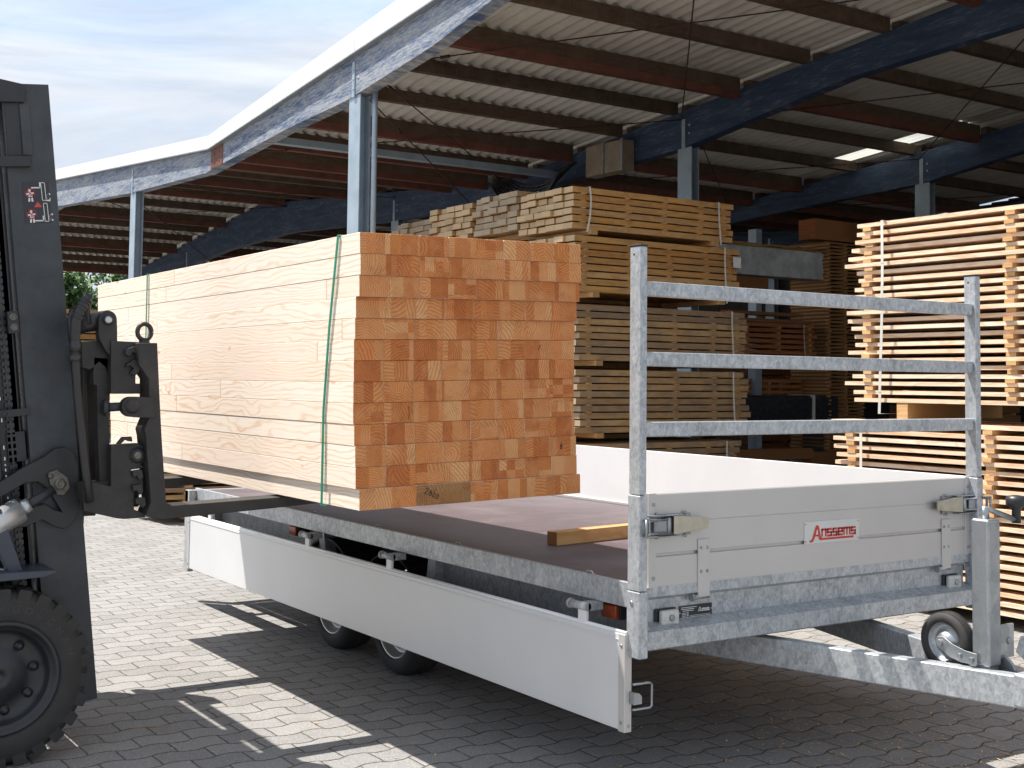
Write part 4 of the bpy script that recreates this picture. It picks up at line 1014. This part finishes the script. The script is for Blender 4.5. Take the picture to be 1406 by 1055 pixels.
m = MB(); m.box(-2.0, -1.742, MY0-.020, MY0-.001, 1.385, 1.415); m.dome((-1.84, MY0-.02, 1.40), .012, 1, -1); m.build('hose_clamp', M['black'], fk, bevel=.003, tilt=T)
# guide rollers at the left edge of the picture
m = MB()
for zz in (2.62, 2.56, 2.50): m.tube([(-1.895, MY0-.03, zz), (-1.855, MY0-.03, zz)], .016, 12)
m.tube([(-1.875, MY0-.03, 2.28), (-1.875, MY0-.03, 2.48)], .014, 10); m.tube([(-1.875, MY0-.03, 2.30), (-1.875, MY0-.03, 2.34)], .022, 8); m.build('hydraulic_fitting', M['darksteel'], fk, tilt=T)
# warning decal on the mast
dcx, dcz = -1.697, 2.165
yd = MY0-.0015
m = MB(); m.box(dcx-.0, dcx+.105, yd, yd+.001, dcz, dcz+.170); dec = m.build('warning_decal', M['decalblack'], fk, tilt=T)
def dp_(a, b): return (dcx+a*.105, yd-.0006, dcz+b*.170)
m = MB()
for cz_ in (.73, .22):
    cxx, r_ = .27, .135
    lines = [arc(0, 0, 1, 0, 360, 20), [(-.7, .7), (.7, -.7)]]
    for ln in lines: strokes(m, [ln], .22, lambda a, b, cz_=cz_: (dcx+.028+a*.0185, yd-.0010, dcz+cz_*.170+b*.0185))
m.bm.faces.new([m.bm.verts.new(dp_(*q)) for q in ((.38, .39), (.68, .39), (.53, .52))])
m.build('decal_red_print', M['decalred'], dec, tilt=T)
m = MB()
def S(lines, w): strokes(m, [[(dcx+a*.105, dcz+b*.170) for a, b in l] for l in lines], w, lambda a, b: (a, yd-.0007, b))
for cz_ in (.73, .22):
    m.bm.faces.new([m.bm.verts.new((dcx+.027+.005*math.cos(k*PI/4), yd-.0007, dcz+cz_*.170+.012+.005*math.sin(k*PI/4))) for k in range(8)])
    S([[(.26, cz_+.03), (.28, cz_-.06)], [(.24, cz_-.06), (.22, cz_-.19)], [(.32, cz_-.06), (.34, cz_-.19)], [(.15, cz_-.02), (.38, cz_+.0)]], .007)
S([[(.34, .86), (.66, .86), (.66, .98)], [(.86, .55), (1.0, .54)], [(.4, .06), (.7, .06), (.7, .17)]], .005)
S([[(.70, .98), (.84, .98), (.86, .55), (.72, .55), (.70, .98)], [(.74, .48), (.88, .48), (.90, .04), (.76, .04), (.74, .48)]], .0025)
S([arc(1.02, .64, .10, 100, 260, 6, .06), arc(1.07, .14, .12, 100, 260, 6, .07)], .007)
m.build('decal_white_print', M['white'], dec, tilt=T)
# tilt link and cylinder (outer face), traced at its own plane
yT = 1.66
m = MB(); out = [(-10, 668), (12, 655), (32, 642), (60, 628), (75, 617), (90, 614), (101, 622), (108, 640), (108, 700), (101, 718), (88, 727), (72, 722), (58, 714), (35, 724), (10, 726), (-10, 722), (-10, 708), (30, 700), (62, 692), (74, 700), (85, 703), (66, 672), (52, 662), (34, 664), (-10, 690)]
m.prism(xz(out, yT), 1, yT, yT+.03); m.build('tilt_link', M['black'], fk, bevel=.004)
m = MB(); m.prism(xz([(66, 650), (78, 645), (93, 656), (96, 670), (88, 680), (78, 680), (68, 664)], yT-.014), 1, yT-.014, yT-.001); pl = m.build('pin_plate', M['dull'], fk, bevel=.003)
c_ = at(82, 665, 1, yT-.014); m = MB(); m.lathe([(.024, 0), (.024, -.010), (.012, -.010), (.010, -.006), (.004, -.012)], (c_.x, yT-.014, c_.z), 1, 6); c_ = at(69, 654, 1, yT-.014); m.lathe([(.012, 0), (.012, -.008), (.003, -.009)], (c_.x, yT-.014, c_.z), 1, 6); m.build('bolt', M['dull'], pl)
a_, b_, c2 = at(-60, 752, 1, 1.60), at(28, 700, 1, 1.60), at(74, 672, 1, 1.60)
m = MB(); m.tube([a_, b_], .052, 20); tc = m.build('tilt_cylinder', M['silver'], fk)
m = MB(); m.tube([b_, b_.lerp(c2, .25)], .030, 14); m.build('rod_gland', M['silver'], tc)
m = MB(); m.tube([b_, c2], .020, 14); m.build('tilt_rod', M['black'], tc)
# fender step and strut
m = MB(); yF = 1.50
m.prism(xz([(-60, 800), (-60, 792), (0, 788), (76, 783), (78, 787), (60, 793), (0, 799)], yF), 1, yF, 1.74); m.build('fender', M['forkblue'], fk, bevel=.003)
m = MB(); m.prism(xz([(-14, 690), (2, 700), (31, 784), (12, 788), (-14, 730)], 1.56), 1, 1.56, 1.62); m.build('strut', M['forkblue'], fk, bevel=.004)
# wheels
def fwheel(yc, s, xc=-1.955):
    R_ = .345; c = (xc, yc, R_-.003)
    m = MB(); m.lathe([(.215, s*.012), (.232, s*.0), (.27, -s*.004*0), (.30, s*.004), (.328, s*.02), (.3375, s*.05), (.3375, s*.17), (.328, s*.20), (.30, s*.215), (.215, s*.21)], c, 1, 72, close=True)
    # lugs
    n = 26
    for k in range(n):
        a = 2*PI*k/n
        for side in (0, 1):
            aa = a + (PI/n if side else 0)
            y0, y1 = (.006, .120) if side == 0 else (.110, .214)
            Mx = Matrix.Translation(c) @ Matrix.Rotation(aa, 4, 'Y')
            pr_ = [(-.026, .300), (.026, .300), (.024, R_-.004), (.018, R_), (-.018, R_), (-.024, R_-.004)]
            m.prism(pr_, 1, s*y0, s*y1, M=Mx)
    w_ = m.build('wheel', M['rubber'], fk)
    m = MB(); m.lathe([(.222, s*.010), (.214, s*.0), (.205, s*.004), (.198, s*.018), (.190, s*.022), (.182, s*.030), (.178, s*.055), (.160, s*.066), (.105, s*.066), (.098, s*.058), (.060, s*.055), (.050, s*.048), (.020, s*.046), (.018, s*.052), (.004, s*.053)], c, 1, 64, caps=(0, 1)); rm = m.build('rim', M['black'], w_)
    for k in range(8):
        m = MB(); a = 2*PI*k/8+.2; q = (c[0]+.135*math.cos(a), c[1]+s*.066, c[2]+.135*math.sin(a)); m.lathe([(.019, 0), (.019, -s*.010), (.012, -s*.010), (.012, -s*.020), (.003, -s*.021)], q, 1, 12); m.build('wheel_nut', M['black'], rm)
    return c, w_
c, nw = fwheel(1.525, 1); fwheel(2.69, -1)
# raised name on the tyre
txt = 'BERGOUGNAN'
fc = bpy.data.curves.new('tyre_text', 'FONT'); tmp = {}
def glyph_mesh(ch_):
    cu_ = bpy.data.curves.new('g', 'FONT'); cu_.body = ch_; cu_.size = .038; cu_.extrude = .0012; cu_.align_x = 'CENTER'
    ob = bpy.data.objects.new('g', cu_); COL.objects.link(ob); dg = bpy.context.evaluated_depsgraph_get(); me = bpy.data.meshes.new_from_object(ob.evaluated_get(dg)); bpy.data.objects.remove(ob); return me
m = MB()
for i, ch_ in enumerate(txt):
    me = glyph_mesh(ch_); a = math.radians(112 - i*10.5)
    Mx = Matrix.Translation((c[0]+.258*math.cos(a), c[1]-.0005, c[2]+.258*math.sin(a))) @ Matrix.Rotation(-(a-PI/2), 4, 'Y') @ Matrix.Rotation(PI/2, 4, 'X')
    me.transform(Mx); m.bm.from_mesh(me)
m.build('tyre_lettering', M['mastpaint'], nw)
# body outside the left edge of the picture
m = MB(); m.prism([(-4.1, .35), (-2.35, .25), (-2.25, .75), (-2.5, .95), (-3.0, 1.05), (-4.0, 1.15), (-4.25, .9)], 1, 1.62, 2.58); m.build('chassis', M['forkblue'], fk, bevel=.03)
m = MB(); m.box(-3.55, -3.05, 1.8, 2.4, 1.08, 1.22); m.box(-3.65, -3.52, 1.8, 2.4, 1.15, 1.65); m.build('seat', M['plastic'], fk, bevel=.03)
for y0 in (1.62, 2.54):
    m = MB(); m.tube([(-2.40, y0, .8), (-2.62, y0, 2.15), (-3.9, y0, 2.15), (-4.0, y0, 1.1)], .03, 8); m.build('overhead_guard', M['black'], fk)
for x0 in (-2.75, -3.0, -3.25, -3.5, -3.75): m = MB(); m.box(x0, x0+.04, 1.62, 2.54, 2.14, 2.17); m.build('guard_bar', M['black'], fk)
for yy in (1.66, 2.36):
    m = MB(); m.lathe([(.12, 0), (.26, .0), (.27, .03), (.27, .15), (.26, .18), (.12, .18)], (-3.7, yy, .27), 1, 32, close=True); m.build('rear_wheel', M['rubber'], fk)
# carriage
yC = 1.46
def pz(name, pts, y0, th, mat='forkblack', par=None, bev=.003):
    m = MB(); m.prism(xz(pts, y0), 1, y0, y0+th); return m.build(name, M[mat], par or fk, bevel=bev)
car = pz('carriage_plate', [(152, 468), (193, 470), (193, 478), (186, 480), (184, 486), (193, 487), (193, 508), (186, 515), (186, 527), (193, 527), (193, 541), (152, 541)], yC+.05, .05)
pz('carriage_hook', [(172, 480), (184, 476), (190, 478), (190, 486), (182, 484), (178, 490), (172, 487)], yC+.03, .02, par=car)
pz('carriage_hook', [(174, 500), (184, 494), (192, 496), (192, 510), (186, 516), (178, 513), (184, 506), (178, 502), (173, 505)], yC+.03, .02, par=car)
# right: the near fork, shank and blade
fork = MB()
sh_ = xz([(190, 471), (216, 471), (219, 540), (222, 600), (228, 690), (229, 697)], yC)
bl = [(-1.32, .988), (-.82, 1.004), (-.30, 1.018), (-.02, 1.022), (-.02, 1.012), (-.40, .985), (-.90, .955), (-1.34, .934), (-1.40, .937), (-1.43, .955)]
sl = xz([(207, 690), (200, 600), (198, 590), (204, 575), (204, 520), (190, 500)], yC)
fork.prism(sh_[:5] + bl + sl, 1, yC, yC+.125); fo = fork.build('fork', M['forkblack'], fk, bevel=.004)
m = MB(); fp_ = sh_[:5] + bl + sl; m.prism(fp_, 1, 2.70, 2.825); m.build('fork', M['forkblack'], fk, bevel=.004)
e_ = at(198, 456, 1, yC+.05); m = MB()
ring = circ(0, 0, 1, n=24)
m.tube([(e_.x+.029*math.cos(k*PI/12), yC+.05, e_.z+.033*math.sin(k*PI/12)) for k in range(25)], .0095, 10, cap=False); m.tube([(e_.x, yC+.05, e_.z-.034), (e_.x+.002, yC+.05, e_.z-.055)], .022, 12); m.build('lifting_eye', M['forkblack'], fo)
lug = pz('hinge_lug', [(210, 546), (190, 545)] + [(181.5+14*math.cos(a), 559-14*math.sin(a)) for a in [PI/2+PI*i/12 for i in range(13)]] + [(195, 574), (212, 574)], yC-.012, .05, par=fo)
def pin(u, v, y, r, h, mat='forkblack', par=None):
    q = at(u, v, 1, y); m = MB(); m.lathe([(r*1.15, 0), (r*1.15, -h*.35), (r, -h*.4), (r, -h), (r*.7, -h*1.2), (.002, -h*1.25)], (q.x, y, q.z), 1, 28); return m.build('pin', M[mat], par or fk)
pin(181.5, 558, yC-.012, .026, .012, par=fo)
a_, b_ = at(140, 560, 1, yC+.03), at(176, 558, 1, yC+.03); m = MB(); m.tube([a_, b_], .018, 12); m.lathe([(.03, 0), (.034, .01), (.03, .02)], a_, 0, 16); m.build('push_rod', M['black'], fk)
low = pz('lower_plate', [(152, 611), (190, 609)] + [(189+13*math.cos(a), 624-14*math.sin(a)) for a in [PI/2-PI*i/10 for i in range(1, 10)]] + [(196, 640), (197, 643), (180, 645), (180, 650), (196, 650), (197, 668), (184, 672), (184, 700), (196, 704), (200, 711), (170, 713), (160, 712), (115, 702), (114, 665), (130, 663), (152, 668)], yC+.045, .05)
pin(188.5, 625.5, yC+.045, .028, .014, par=low); pin(188.5, 625.5, yC+.035, .017, .012, 'dull', par=low)
for (u, v) in ((186, 652), (186, 672), (190, 690)):
    pz('carriage_hook', [(u-4, v-5), (u+9, v-7), (u+11, v+4), (u+6, v+8), (u+2, v+2), (u-3, v+3)], yC+.02, .03, par=low)
pz('latch_hook', [(160, 610), (168, 600), (181, 600), (182, 607), (176, 606), (172, 604), (166, 610)], yC+.03, .02, par=low)
# vertical arm, side shifter parts
pz('side_arm', [(128, 490), (152, 492), (153, 520), (149, 560), (150, 600), (153, 668), (137, 668), (134, 600), (133, 530), (128, 528)], yC+.10, .06)
pz('side_arm', [(114, 508), (118, 505), (121, 600), (124, 680), (116, 680), (113, 600)], yC+.2, .04)
pz('arm_foot', [(113, 664), (155, 660), (156, 690), (150, 697), (142, 692), (114, 688)], yC+.08, .10)
pz('arm_top', [(112, 470), (150, 466), (152, 500), (148, 520), (144, 505), (136, 498), (124, 508), (113, 505)], yC+.10, .10)
q = at(148, 439, 1, yC+.06)
pz('pivot_arm', [(148+12.5*math.cos(a), 439-12.5*math.sin(a)) for a in [PI*i/10 for i in range(11)]] + [(135, 455), (136, 465), (145, 482), (151, 488), (161, 470), (161, 455)], yC+.06, .05)
pin(148, 439.5, yC+.06, .020, .014); pin(148, 439.5, yC+.05, .014, .010, 'silver')
a_, b_ = at(98, 446, 1, yC+.12), at(150, 439, 1, yC+.12); m = MB(); m.tube([a_, b_], .040, 18); m.build('tilt_tube', M['black'], fk)
# hoses on the carriage
def pts3(L, y): return [at(u, v, 1, y) for u, v in L]
m = MB(); m.tube(pts3([(121, 408), (117, 412), (109, 428), (104, 442), (103, 462), (103, 480), (104, 505), (106, 540), (111, 590), (118, 650), (123, 690)], yC+.03), [.018, .021, .022, .021, .020, .018, .018, .017, .017, .017, .017], 12); hh = m.build('hydraulic_hose', M['plastic'], fk)
m = MB(); m.tube(pts3([(103, 468), (103, 484)], yC+.03), .023, 12); m.tube(pts3([(103, 488), (103.5, 496)], yC+.03), .026, 6); m.build('hose_fitting', M['darksteel'], hh)
m = MB(); m.tube(pts3([(123, 404), (121, 414), (119, 430), (122, 446)], yC+.09), .013, 8); m.tube(pts3([(100, 425), (96, 440), (99, 470)], yC+.12), .014, 8); m.build('hydraulic_hose', M['plastic'], fk)
# wrapping ribs on the hose
m = MB()
for (u, v) in ((119, 411), (116, 414), (113, 419), (111, 424), (108, 430), (106, 436)):
    p0 = at(u, v, 1, yC+.03); p1 = at(u-1.2, v+2, 1, yC+.03); m.tube([p0, p1], .0235, 12)
m.build('hose_sleeve', M['plastic'], hh)
# cross bars of the carriage running between the two forks
m = MB(); p0 = at(172, 490, 1, yC+.1); m.box(p0.x, p0.x+.045, yC+.10, 2.90, p0.z-.10, p0.z+.03); m.build('carriage_bar', M['forkblack'], fk, bevel=.003)
m = MB(); p0 = at(176, 680, 1, yC+.1); m.box(p0.x, p0.x+.045, yC+.10, 2.90, p0.z-.05, p0.z+.08); m.build('carriage_bar', M['forkblack'], fk, bevel=.003)
m = MB(); m.box(-1.74, -1.66, 1.80, 2.92, .38, 1.76); m.build('shadow_fill_plate', M['forkblack'], fk, bevel=.004)  # solid plate added behind the mast to fill out the forklift's ground shadow
m = MB(); m.box(-1.655, -1.548, 1.76, 2.90, .93, 1.60); m.build('shadow_gap_block', M['forkblack'], fk, bevel=.004)  # solid block added to close lit slits in the forklift's shadow
for yy in (1.75, 2.3): m = MB(); m.box(-1.66, -1.60, yy, yy+.06, .90, 1.55); m.build('backrest_post', M['forkblack'], fk)

m = MB(); rr = random.Random(3)
for k in range(900):
    if rr.random() < .75: x, y = rr.gauss(1.35, .55), rr.gauss(-.05, .5)
    else: x, y = rr.uniform(-1.5, 2.5), rr.uniform(-.6, 4)
    a = rr.uniform(0, 6.28); l_, w_ = rr.uniform(.003, .013), rr.uniform(.0012, .004); dx, dy = math.cos(a), math.sin(a); z0, z1 = rr.uniform(.002, .004), rr.uniform(.003, .008)
    q = [(x-dx*l_-dy*w_, y-dy*l_+dx*w_, z0), (x-dx*l_+dy*w_, y-dy*l_-dx*w_, z0), (x+dx*l_+dy*w_, y+dy*l_-dx*w_, z1), (x+dx*l_-dy*w_, y+dy*l_+dx*w_, z1)]
    m.bm.faces.new([m.bm.verts.new(v_) for v_ in q])
tag(m.build('wood_chips', M['stick'], None, origin=(0, 0, 0)), 'small wood chips and dry litter strewn over the paving', 'litter', kind='stuff')
# small dry straw on the paving
m = MB(); a_ = at(176, 1000, 2, .004); b_ = at(233, 997, 2, .004); m.tube([a_, a_.lerp(b_, .5)+Vector((0, .002, .002)), b_], .0016, 5)
tag(m.build('straw', M['stick'], None, origin=tuple(a_)), 'thin dry straw lying on the paving by the forklift wheel', 'straw')

# ------------------------------------------------------------------ light
KX, KY = .33, -.40
sd = Vector((KX, KY, -1)).normalized()
sl_ = bpy.data.lights.new('sun', 'SUN'); sl_.energy = 5.0; sl_.angle = math.radians(.55); sl_.color = (1.0, .955, .88)
so = bpy.data.objects.new('sun', sl_); COL.objects.link(so); so.rotation_euler = sd.to_track_quat('-Z', 'Y').to_euler()
w = bpy.data.worlds.new('World'); scene.world = w; w.use_nodes = True; nt = w.node_tree; nt.nodes.clear()
out = nt.nodes.new('ShaderNodeOutputWorld'); bg = nt.nodes.new('ShaderNodeBackground'); bg.inputs[1].default_value = .15
sky = nt.nodes.new('ShaderNodeTexSky'); sky.sky_type = 'NISHITA'; sky.sun_disc = False
sky.sun_elevation = math.asin(-sd.z); sky.sun_rotation = math.atan2(-sd.x, -sd.y); sky.altitude = 200; sky.air_density = 1.0; sky.dust_density = 1.5
tc_ = nt.nodes.new('ShaderNodeTexCoord'); mp = nt.nodes.new('ShaderNodeMapping'); mp.inputs['Scale'].default_value = (1.0, 1.0, 4.2); mp.inputs['Rotation'].default_value = (.25, .1, .4)
n1 = nt.nodes.new('ShaderNodeTexNoise'); n1.inputs['Scale'].default_value = 1.7; n1.inputs['Detail'].default_value = 7; n1.inputs['Roughness'].default_value = .55; n1.inputs['Distortion'].default_value = .5
rp = nt.nodes.new('ShaderNodeValToRGB'); rp.color_ramp.elements[0].position = .34; rp.color_ramp.elements[1].position = .52
mx = nt.nodes.new('ShaderNodeMix'); mx.data_type = 'RGBA'
ml = nt.nodes.new('ShaderNodeMapRange'); ml.inputs[3].default_value = .45; ml.inputs[4].default_value = 1.0
n2_ = nt.nodes.new('ShaderNodeTexNoise'); n2_.inputs['Scale'].default_value = 2.6; n2_.inputs['Detail'].default_value = 8; n2_.inputs['Roughness'].default_value = .6; n2_.inputs['Distortion'].default_value = .8
rc = nt.nodes.new('ShaderNodeValToRGB'); rc.color_ramp.elements[0].position = .36; rc.color_ramp.elements[0].color = (2.0/4, 2.42/4, 3.05/4, 1); rc.color_ramp.elements[1].position = .60; rc.color_ramp.elements[1].color = (3.5/4, 3.62/4, 3.8/4, 1)
sc4 = nt.nodes.new('ShaderNodeVectorMath'); sc4.operation = 'SCALE'; sc4.inputs['Scale'].default_value = 4.0
L = nt.links.new
L(tc_.outputs['Generated'], mp.inputs[0]); L(mp.outputs[0], n1.inputs['Vector']); L(n1.outputs['Fac'], rp.inputs[0]); L(rp.outputs[0], ml.inputs[0]); L(ml.outputs[0], mx.inputs['Factor'])
L(mp.outputs[0], n2_.inputs['Vector']); L(n2_.outputs['Fac'], rc.inputs[0]); L(rc.outputs[0], sc4.inputs[0]); L(sc4.outputs[0], mx.inputs[7]); L(sky.outputs[0], mx.inputs[6]); L(mx.outputs[2], bg.inputs[0]); L(bg.outputs[0], out.inputs[0])

vs_ = scene.view_settings; vs_.view_transform = 'Standard'; vs_.look = 'None'; vs_.gamma = 1; vs_.use_curve_mapping = False; vs_.exposure = .86
scene.render.engine = 'CYCLES'
scene.cycles.max_bounces = 8; scene.cycles.diffuse_bounces = 5
